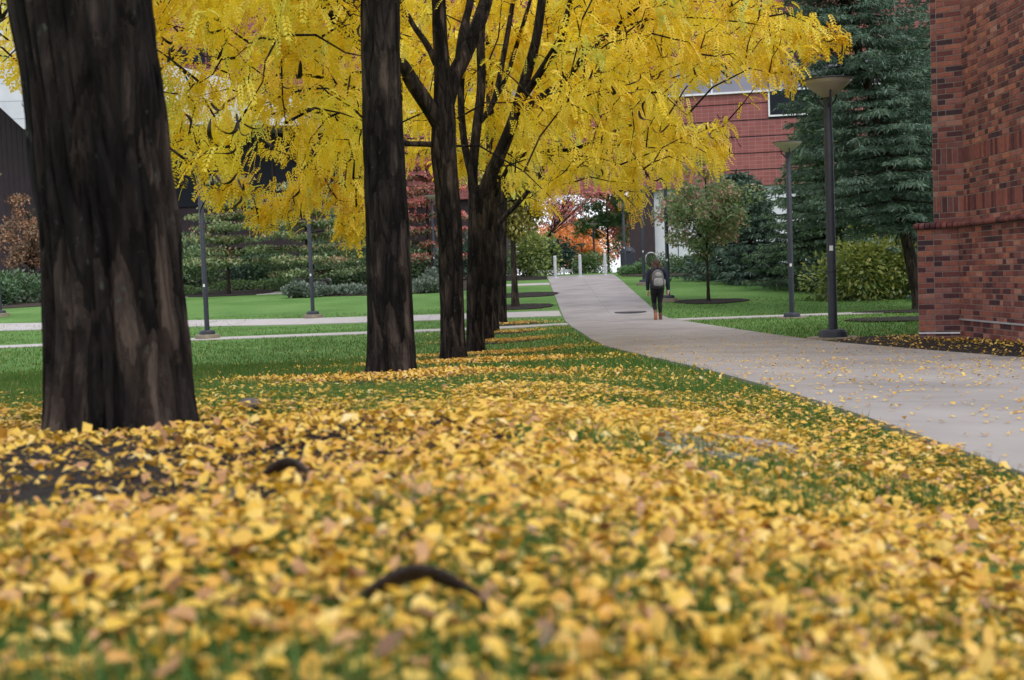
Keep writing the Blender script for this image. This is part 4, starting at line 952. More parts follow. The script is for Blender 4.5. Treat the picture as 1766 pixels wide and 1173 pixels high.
canopy = extrude_poly('canopy', poly, -3.9, -.6, M['pale_panel'], hall)
lo, hi = PA.min(0), PA.max(0)
for x in np.arange(lo[0], hi[0], 1.55):
    for z in np.arange(lo[1], hi[1], .95):
        P = clip_poly(poly, (x, z), (x + 1.55, z + .95))
        if len(P) > 2 and abs(poly_area(P)) > .05: extrude_poly('canopy_panel', P, -3.97, -3.905, M['pale_panel'], canopy, gap=.02)
# ------------------------------------------------------------------ other trees and shrubs
def quad_leaves(mb, pos, size, tint, r, droop=.3, aspect=.55, dirs=None, up_bias=.5):
    n = len(pos); d = r.normal(0, 1, (n, 3)) if dirs is None else dirs + r.normal(0, .45, (n, 3)); d[:, 2] -= droop; d = norm(d)
    up = r.normal(0, 1, (n, 3)); up[:, 2] += up_bias * 2; s = norm(np.cross(d, up)); L = size[:, None]; nn = np.cross(s, d)
    V = np.stack([pos, pos + d * L * .5 + s * L * aspect * .5 + nn * L * .06, pos + d * L, pos + d * L * .5 - s * L * aspect * .5 + nn * L * .06], 1).reshape(-1, 3)
    mb.add(V, np.arange(n * 4).reshape(-1, 4), np.repeat(tint, 4))
def shrub_mesh(rx, ry, h, n, leaf, r, lumps=7, base=.5, spread=.2, top_tint=.0, stem=True, upright=0):
    """leaf cloud in lumps over a low dome"""
    c = r.normal(0, 1, (lumps, 3)); c = norm(c); c[:, 2] = np.abs(c[:, 2]) * .75; c *= r.uniform(.35, .75, (lumps, 1)); c = c * np.array([rx, ry, h * .9]) + np.array([0, 0, h * .18])
    k = r.integers(0, lumps, n); u = norm(r.normal(0, 1, (n, 3))) * (r.random((n, 1)) ** .28)
    rad = np.array([rx, ry, h]) * r.uniform(.30, .48, (lumps, 1)); p = c[k] + u * rad[k]; p[:, 2] = np.abs(p[:, 2])
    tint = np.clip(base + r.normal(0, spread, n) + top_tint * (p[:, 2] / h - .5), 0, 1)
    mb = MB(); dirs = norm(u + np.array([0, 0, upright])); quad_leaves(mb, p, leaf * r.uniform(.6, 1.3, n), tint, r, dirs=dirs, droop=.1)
    return mb, c
def shrub(name, loc, rx, ry, h, n, leaf, mat, label, cat='shrub', group=None, seed=0, **kw):
    r = np.random.default_rng(seed + 900); root = empty(name, loc); tag(root, label, cat, group)
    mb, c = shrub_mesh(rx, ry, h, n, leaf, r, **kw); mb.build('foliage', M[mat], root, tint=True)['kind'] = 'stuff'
    st = MB()
    for q in c[:6]: st.tube(np.array([[q[0] * .15, q[1] * .15, -.05], [q[0] * .5, q[1] * .5, q[2] * .5], q]), [.02, .014, .006], 5)
    st.build('stems', M['bark_far'], root)
    return root
def leafy_tree(name, loc, h, trunk_h, rx, rz, tr, n_clump, n_leaf, leaf, mat, label, seed, group=None, tiers=0, lean=(0, 0), clump_r=.35, tint=(.5, .2), tint_z=0, top=.5, cat='tree', bark='bark_far', ragged=.25):
    """trunk, limbs to each clump, and leaves gathered in clumps; tiers > 0 sets the clumps in level layers"""
    r = np.random.default_rng(seed); root = empty(name, loc); tag(root, label, cat, group)
    m = MB(); ln = np.array([lean[0], lean[1], 0]); t = np.linspace(0, 1, 9)[:, None]; line = np.array([0, 0, -.1]) + t * np.array([0, 0, h * .92 + .1]) + ln * t ** 1.3 + np.c_[np.sin(t * 7 + seed), np.cos(t * 5 + seed), t * 0] * .03 * t
    m.tube(line, tr * (1 - .82 * t[:, 0]) + tr * .35 * np.exp(-t[:, 0] * 18), 9); m.build('trunk', M[bark], root, smooth=True)
    zc = trunk_h + (h - trunk_h) * .5; cl = []
    if tiers:
        for k in range(n_clump):
            f = (k % tiers) / (tiers - 1) ; z = trunk_h + f * (h - trunk_h); prof = rx * (1 - .72 * f ** 1.5) * (.8 + .2 * math.sin(3.1 * k)); a = r.uniform(0, 6.28); q = math.sqrt(r.random()) * prof
            cl.append((q * math.cos(a), q * math.sin(a), z + r.normal(0, .05) + .06 * q))
    else:
        u = norm(r.normal(0, 1, (n_clump, 3))) * (r.random((n_clump, 1)) ** .45); u *= 1 + r.normal(0, ragged, (n_clump, 1)) * .5
        z = zc + u[:, 2] * (h - trunk_h) * .5 * rz; f = np.clip((z - trunk_h) / (h - trunk_h), 0, 1); w = np.sqrt(np.clip(1 - (2 * f - 1) ** 2 * top, .1, 1))
        cl = np.c_[u[:, 0] * rx * w, u[:, 1] * rx * w, z]
    cl = np.array(cl); f = np.clip(cl[:, 2:3] / h, 0, 1); cl[:, :2] += ln[None, :2] * f ** 1.3
    lb = MB()
    for q in cl:
        zz = max(trunk_h * .75, q[2] - .55 * math.hypot(q[0], q[1]) - .1); zz = min(zz, h * .9); k = zz / (h * .92); s = np.array([ln[0] * k ** 1.3, ln[1] * k ** 1.3, zz]) if not tiers else np.array([0, 0, q[2] - .05])
        ml = (s + q) / 2 + np.array([0, 0, .06]); lb.tube(np.array([s, ml, q]), [tr * .3, tr * .2, tr * .07], 4, cap=False)
    lb.build('limbs', M[bark], root)['kind'] = 'stuff'
    k = r.integers(0, len(cl), n_leaf); u = norm(r.normal(0, 1, (n_leaf, 3))) * (r.random((n_leaf, 1)) ** .4); flat = .28 if tiers else .8
    p = cl[k] + u * clump_r * np.array([1.15, 1.15, flat]) * r.uniform(.6, 1.25, len(cl))[k][:, None]; ct = r.normal(0, tint[1] * .6, len(cl))
    tt = np.clip(tint[0] + ct[k] + r.normal(0, tint[1], n_leaf) + tint_z * (p[:, 2] / h - .5) + (.35 * u[:, 2] * tint[1] * 3 if tiers else 0), 0, 1)
    lf = MB(); quad_leaves(lf, p, leaf * r.uniform(.6, 1.3, n_leaf), tt, r, droop=.35); lf.build('crown', M[mat], root, tint=True)['kind'] = 'stuff'
    return root
def conifer(name, loc, h, rad, mat, label, seed, lean=(0, 0), clear=.8, levels=26, per=7, droop=.18, tufts=26, tuft=.22, tr=.14, group=None, shape=.85, thin=1.0):
    """whorled boughs, each a stem carrying side twigs of needles"""
    r = np.random.default_rng(seed); root = empty(name, loc); tag(root, label, 'tree', group)
    t = np.linspace(0, 1, 10)[:, None]; ln = np.array([lean[0], lean[1], 0]); axis = lambda f: np.array([0, 0, h * f]) + ln * f ** 1.2
    m = MB(); m.tube(np.array([[0, 0, -.1]] + [axis(f) for f in np.linspace(.02, 1, 10)]), np.concatenate([[tr * 1.25], tr * (1 - .92 * np.linspace(.02, 1, 10))]), 10); m.build('trunk', M['bark_far'], root, smooth=True)
    bo = MB(); nd = MB()
    for k in range(levels):
        f = clear / h + (1 - clear / h) * (k + r.uniform(-.3, .3)) / levels; f = min(max(f, .02), .985)
        for j in range(per):
            L = rad * (1 - f) ** shape * r.uniform(.6, 1.15) * (1 if k > 1 else .8) + .12
            a = 6.28 * (j + r.uniform(-.3, .3)) / per + k * 1.9; d = np.array([math.cos(a), math.sin(a), 0]); s = axis(f); tt = np.linspace(0, 1, 6)
            P = s + d * (tt * L)[:, None] + np.array([0, 0, 1]) * (-(droop * L * tt ** 1.4) + .10 * L * tt ** 3)[:, None]; bo.tube(P, np.linspace(.022, .005, 6) * (.4 + L / rad), 4, cap=False)
            n = int(tufts * (.3 + L / rad) * thin); q = r.random(n) ** .7; pos = np.stack([np.interp(q, tt, P[:, c]) for c in range(3)], 1); side = np.cross(d, [0, 0, 1.0]); sg = r.choice([-1, 1], n)
            wdt = (.05 + .32 * L * (1 - q) ** .8) * r.random(n); pos = pos + side[None] * (sg * wdt)[:, None] + np.array([0, 0, 1]) * (-.25 * wdt)[:, None]
            dirs = d[None] * .8 + side[None] * (sg * .7)[:, None] + np.array([0, 0, -.35]) + r.normal(0, .3, (n, 3))
            ti = np.clip(.45 + r.normal(0, .16, n) + .2 * (q - .5), 0, 1)
            for w in (0, 1): quad_leaves(nd, pos + r.normal(0, .03, (n, 3)), tuft * r.uniform(.6, 1.3, n), ti, r, droop=.2, aspect=.24, dirs=dirs.copy(), up_bias=(0 if w else 1))
    bo.build('boughs', M['bark_far'], root)['kind'] = 'stuff'; nd.build('crown', M[mat], root, tint=True)['kind'] = 'stuff'
    return root
M['spruce'] = leafmat('spruce_needle', [(0, (.03, .066, .044)), (.5, (.062, .128, .078)), (1, (.13, .21, .12))], transl=.15)
M['hemlock'] = leafmat('hemlock_needle', [(0, (.024, .060, .026)), (.5, (.058, .130, .048)), (1, (.13, .23, .08))], transl=.2)
M['green_leaf'] = leafmat('green_leaf', [(0, (.028, .065, .018)), (.5, (.068, .15, .036)), (1, (.16, .26, .065))], transl=.3)
M['lime_leaf'] = leafmat('lime_leaf', [(0, (.05, .10, .02)), (.5, (.17, .25, .045)), (1, (.46, .46, .09))], transl=.35)
M['bright_leaf'] = leafmat('bright_leaf', [(0, (.05, .13, .04)), (.5, (.11, .23, .08)), (1, (.18, .32, .12))], transl=.3)
M['grey_green'] = leafmat('grey_green', [(0, (.05, .075, .05)), (.5, (.13, .18, .13)), (1, (.26, .30, .23))], transl=.2)
M['dogwood'] = leafmat('dogwood_leaf', [(0, (.08, .14, .05)), (.4, (.19, .28, .095)), (.68, (.31, .33, .14)), (.85, (.46, .30, .18)), (1, (.58, .28, .21))], transl=.3)
M['rose_leaf'] = leafmat('rose_leaf', [(0, (.09, .17, .055)), (.45, (.18, .29, .09)), (.68, (.42, .33, .17)), (1, (.74, .33, .30))], transl=.35)
M['red_leaf'] = leafmat('red_leaf', [(0, (.07, .12, .04)), (.3, (.30, .15, .09)), (.55, (.60, .11, .10)), (1, (.74, .24, .20))], transl=.35)
M['orange_leaf'] = leafmat('orange_leaf', [(0, (.16, .12, .05)), (.35, (.55, .17, .06)), (.7, (.78, .26, .05)), (1, (.85, .40, .10))], transl=.4)
M['rust_leaf'] = leafmat('rust_leaf', [(0, (.05, .05, .03)), (.4, (.16, .11, .05)), (.75, (.32, .15, .07)), (1, (.42, .20, .10))], transl=.3)
M['ginkgo'] = leafmat('ginkgo_leaf', [(0, (.10, .11, .02)), (.4, (.26, .24, .03)), (.75, (.42, .36, .05)), (1, (.58, .47, .07))], transl=.35)
def gp(px, py): return on_ground(px, py)
def gz(x, y): return (x, y, float(G(x, y)))
# right side
p = gp(1222, 520)
leafy_tree('young_maple_tree', p, 4.6, 1.35, 1.8, 1.0, .055, 60, 11000, .13, 'rose_leaf', 'young tree with green crown turning pink, in a mulch circle near the walking person', 21, clump_r=.42, tint=(.46, .2), tint_z=.4, top=.85)
conifer('spruce_tree', gz(10.95, 32.6), 17.0, 3.1, 'spruce', 'tall dark blue-green spruce with a leaning trunk behind the lamp posts', 31, lean=(-4.2, .6), clear=2.3, levels=48, per=9, tufts=175, tuft=.15, tr=.17, thin=1.0, droop=.22)
conifer('spruce_tree', gz(14.6, 39.0), 21.0, 5.2, 'spruce', 'tall dark spruce standing behind the leaning spruce', 32, clear=.5, levels=36, per=9, tufts=85, tuft=.22, tr=.2)
conifer('hemlock_tree', gz(11.2, 43.0), 6.6, 2.9, 'hemlock', 'broad fresh green conifer behind the second lamp post', 33, clear=.1, levels=26, per=10, tufts=95, tuft=.16, shape=.6)
conifer('hemlock_tree', gz(13.3, 41.0), 8.2, 2.4, 'hemlock', 'taller green conifer between the broad conifer and the spruces', 34, clear=.1, levels=30, per=10, tufts=95, tuft=.16, shape=.7)
conifer('hemlock_tree', gz(9.4, 47.5), 4.3, 1.7, 'spruce', 'low dark conifer at the end of the clipped hedge', 35, clear=.05, levels=16, per=8, tufts=36, tuft=.24, shape=.6)
conifer('hemlock_tree', gz(15.0, 35.6), 3.6, 1.6, 'spruce', 'small dark conifer in the bed behind the taller lamp post', 36, clear=.05, levels=14, per=8, tufts=36, tuft=.22, shape=.5)
for k, (x, y, h, lab) in enumerate(((9.6, 51.0, 4.6, 'dark conifer rising behind the clipped hedge end'), (12.4, 48.0, 7.5, 'green conifer deep in the right bed behind the broad one'), (15.6, 47.0, 10.0, 'tall green conifer at the back of the right bed'))):
    conifer('hemlock_tree', gz(x, y), h, 2.6, 'hemlock' if k else 'spruce', lab, 37 + k, clear=.05, levels=20, per=8, tufts=34, tuft=.34, shape=.6)
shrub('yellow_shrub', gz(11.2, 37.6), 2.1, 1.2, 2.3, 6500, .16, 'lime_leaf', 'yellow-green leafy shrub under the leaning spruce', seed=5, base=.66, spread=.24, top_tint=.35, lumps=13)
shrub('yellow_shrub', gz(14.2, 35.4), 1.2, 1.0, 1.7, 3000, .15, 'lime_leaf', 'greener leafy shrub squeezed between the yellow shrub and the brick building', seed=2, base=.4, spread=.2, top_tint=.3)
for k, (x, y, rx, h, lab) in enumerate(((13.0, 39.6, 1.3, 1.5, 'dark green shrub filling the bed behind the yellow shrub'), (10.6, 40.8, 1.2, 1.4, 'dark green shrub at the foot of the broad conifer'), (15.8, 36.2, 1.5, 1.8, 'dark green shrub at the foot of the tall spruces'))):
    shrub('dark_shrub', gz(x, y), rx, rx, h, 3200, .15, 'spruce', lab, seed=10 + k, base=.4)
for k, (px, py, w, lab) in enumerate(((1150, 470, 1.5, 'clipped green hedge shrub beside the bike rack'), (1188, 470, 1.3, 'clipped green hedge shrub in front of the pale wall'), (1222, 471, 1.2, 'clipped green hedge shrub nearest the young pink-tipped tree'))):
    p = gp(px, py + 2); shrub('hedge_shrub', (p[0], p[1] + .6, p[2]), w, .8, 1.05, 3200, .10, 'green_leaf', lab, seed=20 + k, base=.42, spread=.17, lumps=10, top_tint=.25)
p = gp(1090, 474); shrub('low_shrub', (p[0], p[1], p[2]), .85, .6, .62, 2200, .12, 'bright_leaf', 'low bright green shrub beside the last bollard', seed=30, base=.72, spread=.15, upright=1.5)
p = gp(1052, 470); shrub('dark_hedge', (p[0] + .1, 61.5, float(G(p[0], 61.5))), 1.7, 1.0, 1.35, 4200, .13, 'spruce', 'dark hedge behind the bollards', seed=31, base=.35, lumps=10)  # dark green is the foliage's own leaf colour
shrub('dark_hedge', (4.4, 65.5, float(G(4.4, 65.5))), 1.3, 1.0, 1.3, 3000, .13, 'green_leaf', 'yellowish green hedge next to the dark hedge', seed=32, base=.6, lumps=8)
# row beyond the side walk
p = gp(889, 530); leafy_tree('ginkgo_tree', p, 6.6, 1.75, 1.25, 1.0, .115, 60, 6500, .15, 'ginkgo', 'olive-yellow young tree with a straight dark trunk in a mulch ring', 41, clump_r=.40, tint=(.42, .2), top=.8, tint_z=.3)
p = gp(902, 510); leafy_tree('ginkgo_tree', (p[0] - .3, p[1] + .4, p[2]), 6.2, 1.7, 1.3, 1.0, .10, 50, 5000, .16, 'ginkgo', 'olive-yellow young tree standing behind the first olive-yellow one', 42, clump_r=.42, tint=(.4, .2), top=.8)
shrub('green_shrub', gz(1.0, 60.5), 1.4, 1.0, 3.0, 4200, .17, 'lime_leaf', 'tall lime-green shrub at the end of the kerb', seed=40, base=.55, top_tint=.4, lumps=9)
shrub('green_shrub', gz(-.9, 59.0), 1.3, .9, 1.7, 3200, .15, 'green_leaf', 'rounded dark green shrub behind the olive-yellow trees', seed=41, base=.4)
box_obj('kerb', (-1.2, 56.2, float(G(0, 56.2)) - .1), (1.72, 56.5, float(G(0, 56.2)) + .16), M['dark_course']); tag(bpy.data.objects['kerb'], 'dark low kerb edging the lawn before the bollards', 'kerb')
# far beyond the bollards
for k, (px, Y, h, w, mat, lab, tn) in enumerate(((985, 118, 6.2, 3.6, 'orange_leaf', 'orange autumn tree far behind the bollards', .6), (955, 125, 5.6, 3.2, 'orange_leaf', 'dull reddish-orange tree overlapping the bright orange one', .25), (1050, 96, 7.8, 2.6, 'green_leaf', 'airy green tree with thin trunk behind the dark hedge', .6),
        (1078, 100, 7.2, 2.0, 'red_leaf', 'crimson tree beside the brown column', .75), (940, 92, 2.8, 2.4, 'spruce', 'dark blue-green evergreen low behind the bollards', .4), (1010, 112, 4.5, 2.4, 'orange_leaf', 'small orange-yellow tree before the bright orange one', .8))):
    x = ray(px, 470)[0] * Y; leafy_tree('autumn_tree', (x, Y, CZ - .1), h, .8 if k != 2 else 2.0, w, 1, .12, 40, 3800, .32, mat, lab, 60 + k, clump_r=1.0 if k != 2 else .75, tint=(tn, .2))
x = ray(1000, 440)[0] * 50; leafy_tree('red_leaved_tree', (.9, 62.0, float(G(.9, 62.0))), 4.6, 2.5, 2.3, 1, .08, 60, 2600, .14, 'red_leaf', 'thin maroon-leaved tree arching over the gap by the bollards', 70, clump_r=.55, lean=(2.9, 0), tint=(.5, .25))
# left side
p = gp(395, 508)
leafy_tree('dogwood_tree', p, 4.9, 1.35, 2.35, 1, .085, 96, 13500, .14, 'dogwood', 'tiered green dogwood with russet tips in a mulch circle before the brown hall', 81, tiers=8, clump_r=.55, tint=(.42, .2), tint_z=.35)
p = gp(528, 505)
leafy_tree('dogwood_tree', (p[0], p[1] + .8, p[2]), 4.6, .75, 3.0, 1, .12, 120, 15500, .14, 'dogwood', 'wide tiered green dogwood beside the dry stone stack', 82, tiers=8, clump_r=.6, tint=(.42, .2), tint_z=.25)
x = ray(742, 480)[0] * 54; leafy_tree('dogwood_tree', gz(x, 54), 6.0, 1.2, 2.5, 1, .12, 90, 9500, .15, 'red_leaf', 'tiered tree turning bright red behind the trunks of the row', 83, tiers=9, clump_r=.55, tint=(.30, .24), tint_z=.6)
x = ray(55, 480)[0] * 62; leafy_tree('rust_tree', gz(x, 62), 5.0, .9, 2.6, 1, .09, 60, 6000, .17, 'rust_leaf', 'rust-brown small tree against the brown wall beside the thick trunk', 84, clump_r=.5, tint=(.55, .2), ragged=.4)
for k, (px, Y, rx, h, mat, base, lab) in enumerate(((35, 52, 2.6, 1.75, 'hemlock', .5, 'spreading green juniper below the rust-brown small tree'), (-60, 53, 2.4, 1.5, 'hemlock', .45, 'spreading green juniper past the rust-brown tree at the far end of its bed'), (330, 60, 2.2, 2.6, 'green_leaf', .5, 'bright green bush behind the first dogwood'), (420, 61, 2.4, 2.0, 'spruce', .4, 'dark juniper behind the first dogwood'),
        (470, 60.5, 2.2, 2.0, 'hemlock', .4, 'dark bush between the two dogwoods'), (610, 58, 2.0, 2.2, 'green_leaf', .35, 'dark bush between the wide dogwood and the straight limbless trunk'), (700, 60, 2.0, 2.4, 'green_leaf', .4, 'green bush behind the second locust trunk'), (240, 60, 2.4, 1.7, 'hemlock', .4, 'juniper hidden partly by the thick trunk'), (610, 66, 2.2, 5.5, 'hemlock', .45, 'tall green bush rising behind the wide dogwood'), (800, 59, 2.0, 2.4, 'spruce', .4, 'dark bush behind the third locust trunk'), (560, 61, 2.0, 2.6, 'hemlock', .4, 'green bush behind the wide dogwood'))):
    x = ray(px, 490)[0] * Y; shrub('juniper_shrub' if 'juniper' in lab else 'bush', gz(x, Y), rx, rx * .75, h, 4200, .17, mat, lab, seed=50 + k, base=base, top_tint=.3, lumps=9, upright=.6)  # each bush takes its tone from its own leaf colour
for k, (px, Y, rx, h, lab) in enumerate(((300, 54.5, 2.0, .42, 'low creeping ground cover before the bright green bush'), (440, 56, 2.6, .6, 'low creeping ground cover between the mulch circle and the stone stack'))):
    x = ray(px, 500)[0] * Y; shrub('ground_cover', gz(x, Y), rx, 1.1, h, 2600, .14, 'green_leaf', lab, seed=80 + k, base=.7, lumps=9)
for k, (px, Y, rx, h, lab) in enumerate(((505, 49.0, 1.1, .62, 'grey-green lavender clump in front of the dry stone stack'), (560, 49.6, 1.2, .5, 'grey-green lavender clump behind the left lamp post'), (612, 49.6, 1.1, .5, 'grey-green lavender clump beside the second locust trunk'), (728, 49.2, 1.0, .7, 'grey-green lavender clump between second and third locust trunks'), (760, 52, .8, 1.0, 'tall grey-green clump close behind the third locust trunk'))):
    x = ray(px, 500)[0] * Y; shrub('lavender_clump', gz(x, Y), rx, .7, h, 2000, .13, 'grey_green', lab, seed=90 + k, base=.5, lumps=7, upright=1.2)
# dry stone stack beside the wide dogwood
p = gp(524, 499); st = empty('stone_stack', (p[0], p[1] + .5, p[2])); tag(st, 'low stack of flat grey stones beside the wide dogwood', 'stone stack')
M['slate'] = surf('slate', [(.3, (.22, .21, .22)), (.7, (.42, .40, .42))], 6, rough=.9, bump=.4)
r_ = np.random.default_rng(4)
for k in range(5):
    for j in range(3):
        L = r_.uniform(.45, .75); x0 = -.85 + j * .6 + r_.uniform(-.1, .1) + .06 * k; o = box_obj('stone', (x0, -.25 + r_.uniform(0, .1), k * .105), (x0 + L, .3, k * .105 + .085), M['slate'], st, bevel=.012); o.rotation_euler = (0, r_.normal(0, .02), r_.normal(0, .06))
# ------------------------------------------------------------------ lamp posts
M['lamp_bowl'] = None
def bowl_mat():
    m, nt, out = newmat('lamp_bowl'); d = nt.nodes.new('ShaderNodeBsdfPrincipled'); d.inputs['Roughness'].default_value = .35
    n = nt.nodes.new('ShaderNodeTexNoise'); n.inputs['Scale'].default_value = 3; nt.links.new(coords(nt, 'object'), n.inputs['Vector']); r = ramp(nt, [(.3, (.50, .44, .36)), (.7, (.60, .54, .45))]); nt.links.new(n.outputs[0], r.inputs[0]); nt.links.new(r.outputs[0], d.inputs['Base Color'])
    t = nt.nodes.new('ShaderNodeBsdfTranslucent'); nt.links.new(r.outputs[0], t.inputs[0]); mx = nt.nodes.new('ShaderNodeMixShader'); mx.inputs[0].default_value = .3; nt.links.new(d.outputs[0], mx.inputs[1]); nt.links.new(t.outputs[0], mx.inputs[2]); nt.links.new(mx.outputs[0], out.inputs[0]); return m
M['lamp_bowl'] = bowl_mat()
M['sticker'] = surf('sticker', [(.3, (.7, .7, .72)), (.7, (.8, .8, .82))], 4, rough=.5)
def lamp_post(loc, h, label, foot=.12, sticker=1.2, rz=0, foot_r=.30):
    root = empty('lamp_post', loc, rz); tag(root, label, 'lamp post', 'campus lamp posts')
    m = MB(); m.lathe([(0, foot), (foot_r, foot), (foot_r + .01, foot - .02), (foot_r + .01, -.3)], 24); m.build('footing', M['footing'], root)
    m = MB(); m.lathe([(.0, foot + .11), (.10, foot + .11), (.17, foot + .10), (.19, foot + .07), (.20, foot + .004)], 24); m.build('base_collar', M['lamp_metal'], root, smooth=False)
    zt = h - .24
    m = MB(); m.lathe([(.062, foot + .10), (.062, zt - .55), (.055, zt - .54), (.055, zt)], 18); pole = m.build('pole', M['lamp_metal'], root, smooth=True)
    m = MB(); m.lathe([(.066, foot + .9), (.068, foot + .92), (.066, foot + .94)], 18); m.build('pole_band', M['lamp_metal'], pole)
    for k in range(3):
        a = .5 + k * 2.094; d = np.array([math.cos(a), math.sin(a), 0]); P = np.array([d * .05 + [0, 0, zt - .14], d * .10 + [0, 0, zt - .08], d * .16 + [0, 0, zt - .01], d * .17 + [0, 0, zt + .09]])
        m = MB(); m.tube(smooth_line(P, 4), .014, 6); m.build('arm', M['lamp_metal'], pole, smooth=True)
    m = MB(); m.lathe([(.055, zt - .01), (.075, zt), (.15, zt + .05), (.28, zt + .155), (.345, zt + .225), (.338, zt + .227), (.27, zt + .165), (.06, zt + .01)], 36); sh = m.build('bowl', M['lamp_bowl'], root, smooth=True)
    m = MB(); m.lathe([(0, zt + .265), (.12, zt + .26), (.30, zt + .243), (.352, zt + .232), (.352, zt + .220), (.336, zt + .217), (0, zt + .22)], 36); m.build('lid', M['lamp_metal'], sh, smooth=False)
    m = MB(); a = np.linspace(-2.2, -1.4, 5); V = [(.0635 * math.cos(t), .0635 * math.sin(t), z) for z in (foot + sticker, foot + sticker + .07) for t in a]; m.add(V, [(i, i + 1, 6 + i, 5 + i) for i in range(4)]); m.build('sticker', M['sticker'], pole)
    return root
def lamp_at(px, py, top, label, foot=.12, **kw):
    p = gp(px, py); h = (py - top) * p[1] / FPX + .0; return lamp_post(p, h, label, foot, **kw)
lamp_at(1437, 586, 140, 'dark lamp post beside the mulch strip, close to the brick building', .04, foot_r=.36)
lamp_at(1366, 549, 246, 'dark lamp post beside the side walk, before the broad green conifer', .03, foot_r=.34)
lamp_at(1153, 521, 300, 'dark lamp post on a concrete footing beside the walking person')
lamp_at(1111, 492, 322, 'slim dark lamp post between the walking person and the low bright shrub')
lamp_at(358, 585, 262, 'dark lamp post on a concrete footing beside the narrow lawn path')
lamp_at(540, 549, 318, 'dark lamp post in front of the wide tiered dogwood')
lamp_at(1, 546, 300, 'dark lamp post on the lawn before the spreading juniper')
lamp_at(1078, 474, 352, 'far dark lamp post beside the brown column', .05); 
x = ray(750, 480)[0] * 53; lamp_post(gz(x, 53), 4.0, 'lamp post behind the second and third locust trunks', .05)
for (px, top, Y, lab) in ((1023, 385, 84, 'far black lamp post standing in front of the airy green tree'), (1003, 420, 92, 'far lamp post with a pale bowl beyond the middle bollard'), (988, 440, 104, 'farthest lamp post with a pale bowl between the bollards')):
    d = ray(px, top); h = CZ + d[2] * Y - float(G(d[0] * Y, Y)); lamp_post((d[0] * Y, Y, float(G(d[0] * Y, Y))), max(h, 1.5), lab, .05)

# ------------------------------------------------------------------ bollards, rail, bike rack, bin
bl = None
for k, (px, py, lab) in enumerate(((958, 480.5, 'pale metal bollard at the walkway edge nearest the dark kerb'), (1001, 478, 'pale metal bollard on the seam in the middle of the walkway'), (1044, 475.5, 'pale metal bollard at the walkway edge nearest the dark hedge'))):
    p = gp(px, py); root = empty('bollard', p); tag(root, lab, 'bollard', 'bollards across the walkway')
    m = MB(); m.lathe([(0, 1.06), (.05, 1.06), (.072, 1.03), (.075, 1.0), (.075, .01)], 18); m.build('post', M['white_metal'], root, smooth=True)
    m = MB(); m.lathe([(0, .045), (.15, .045), (.17, .03), (.17, -.05)], 20); m.build('base_plate', M['white_metal'], root)
d0 = ray(931, 473); d1 = ray(992, 468); Yr = 66; zr = float(G(2, Yr)); rail = empty('low_rail', (d0[0] * Yr, Yr, zr)); tag(rail, 'low white metal rail across the street end beyond the bollards', 'rail')
L = (d1[0] - d0[0]) * Yr; box_obj('bar', (0, -.05, .10), (L, .05, .26), M['white_trim'], rail)
for u in (0, .34, .68, 1): box_obj('post', (L * u - .06, -.06, -.1), (L * u + .06, .06, .36 if u else .62), M['white_metal'], rail)
p = gp(1128, 474); br = empty('bike_rack', (p[0] - .2, p[1] + 1.5, float(G(p[0], p[1] + 1.5)))); tag(br, 'white looped metal bike rack before the hedge', 'bike rack')
for k in range(2):
    a = np.linspace(0, math.pi, 9); x0 = k * .55; P = [(x0, 0, 0)] + [(x0 + .26 - .26 * math.cos(t), 0, .75 + .26 * math.sin(t)) for t in a] + [(x0 + .52, 0, 0)]; m = MB(); m.tube(smooth_line(np.array(P), 3), .028, 8); m.build('loop', M['white_metal'], br, smooth=True)
Yb = 63.5; x = ray(1083, 455)[0] * Yb; bn = empty('litter_bin', gz(x, Yb)); tag(bn, 'dark square litter bin beside the brown column', 'bin')
box_obj('body', (-.36, -.36, 0), (.36, .36, 1.05), M['lamp_metal'], bn, bevel=.03); m = MB(); m.lathe([(.40, 1.055), (.40, 1.10), (.30, 1.25), (.12, 1.33), (0, 1.34)], 16); m.build('lid', M['lamp_metal'], bn)
# ------------------------------------------------------------------ the walker, seen from behind
def skin_mesh(name, verts, edges, radii, mat, parent, root=0, sub=2):
    me = bpy.data.meshes.new(name); me.from_pydata([tuple(v) for v in verts], edges, []); me.materials.append(mat); o = link(bpy.data.objects.new(name, me), parent)
    sk = o.modifiers.new('skin', 'SKIN'); sk.use_smooth_shade = True
    if not me.skin_vertices: me.skin_vertices.new() if hasattr(me.skin_vertices, 'new') else None
    lay = me.skin_vertices[0].data if len(me.skin_vertices) else None
    for i, r in enumerate(radii):
        lay[i].radius = (r, r) if not isinstance(r, tuple) else r; lay[i].use_root = (i == root)
    s = o.modifiers.new('subdivision', 'SUBSURF'); s.levels = sub; s.render_levels = sub
    return o
def chain(pts, mb, sides=12):
    """pts rows: x, y, z, rx, ry -> a lofted, closed limb"""
    P = smooth_line(np.array(pts, float), 4); a = np.linspace(0, 2 * np.pi, sides, endpoint=False); n = len(P)
    T = norm(np.gradient(P[:, :3], axis=0)); X = np.array([1.0, 0, 0]); A = norm(X[None] - T * (T @ X)[:, None]); B = np.cross(T, A)
    V = (P[:, None, :3] + (P[:, 3:4] * np.cos(a))[..., None] * A[:, None] + (P[:, 4:5] * np.sin(a))[..., None] * B[:, None]).reshape(-1, 3)
    F = [(i * sides + j, i * sides + (j + 1) % sides, (i + 1) * sides + (j + 1) % sides, (i + 1) * sides + j) for i in range(n - 1) for j in range(sides)]
    mb.add(V, F)
    for k in (0, n - 1):
        ring = V[k * sides:(k + 1) * sides]; mb.add(np.vstack([ring, ring.mean(0)]), [((j + 1) % sides, j, sides) if k == 0 else (j, (j + 1) % sides, sides) for j in range(sides)])
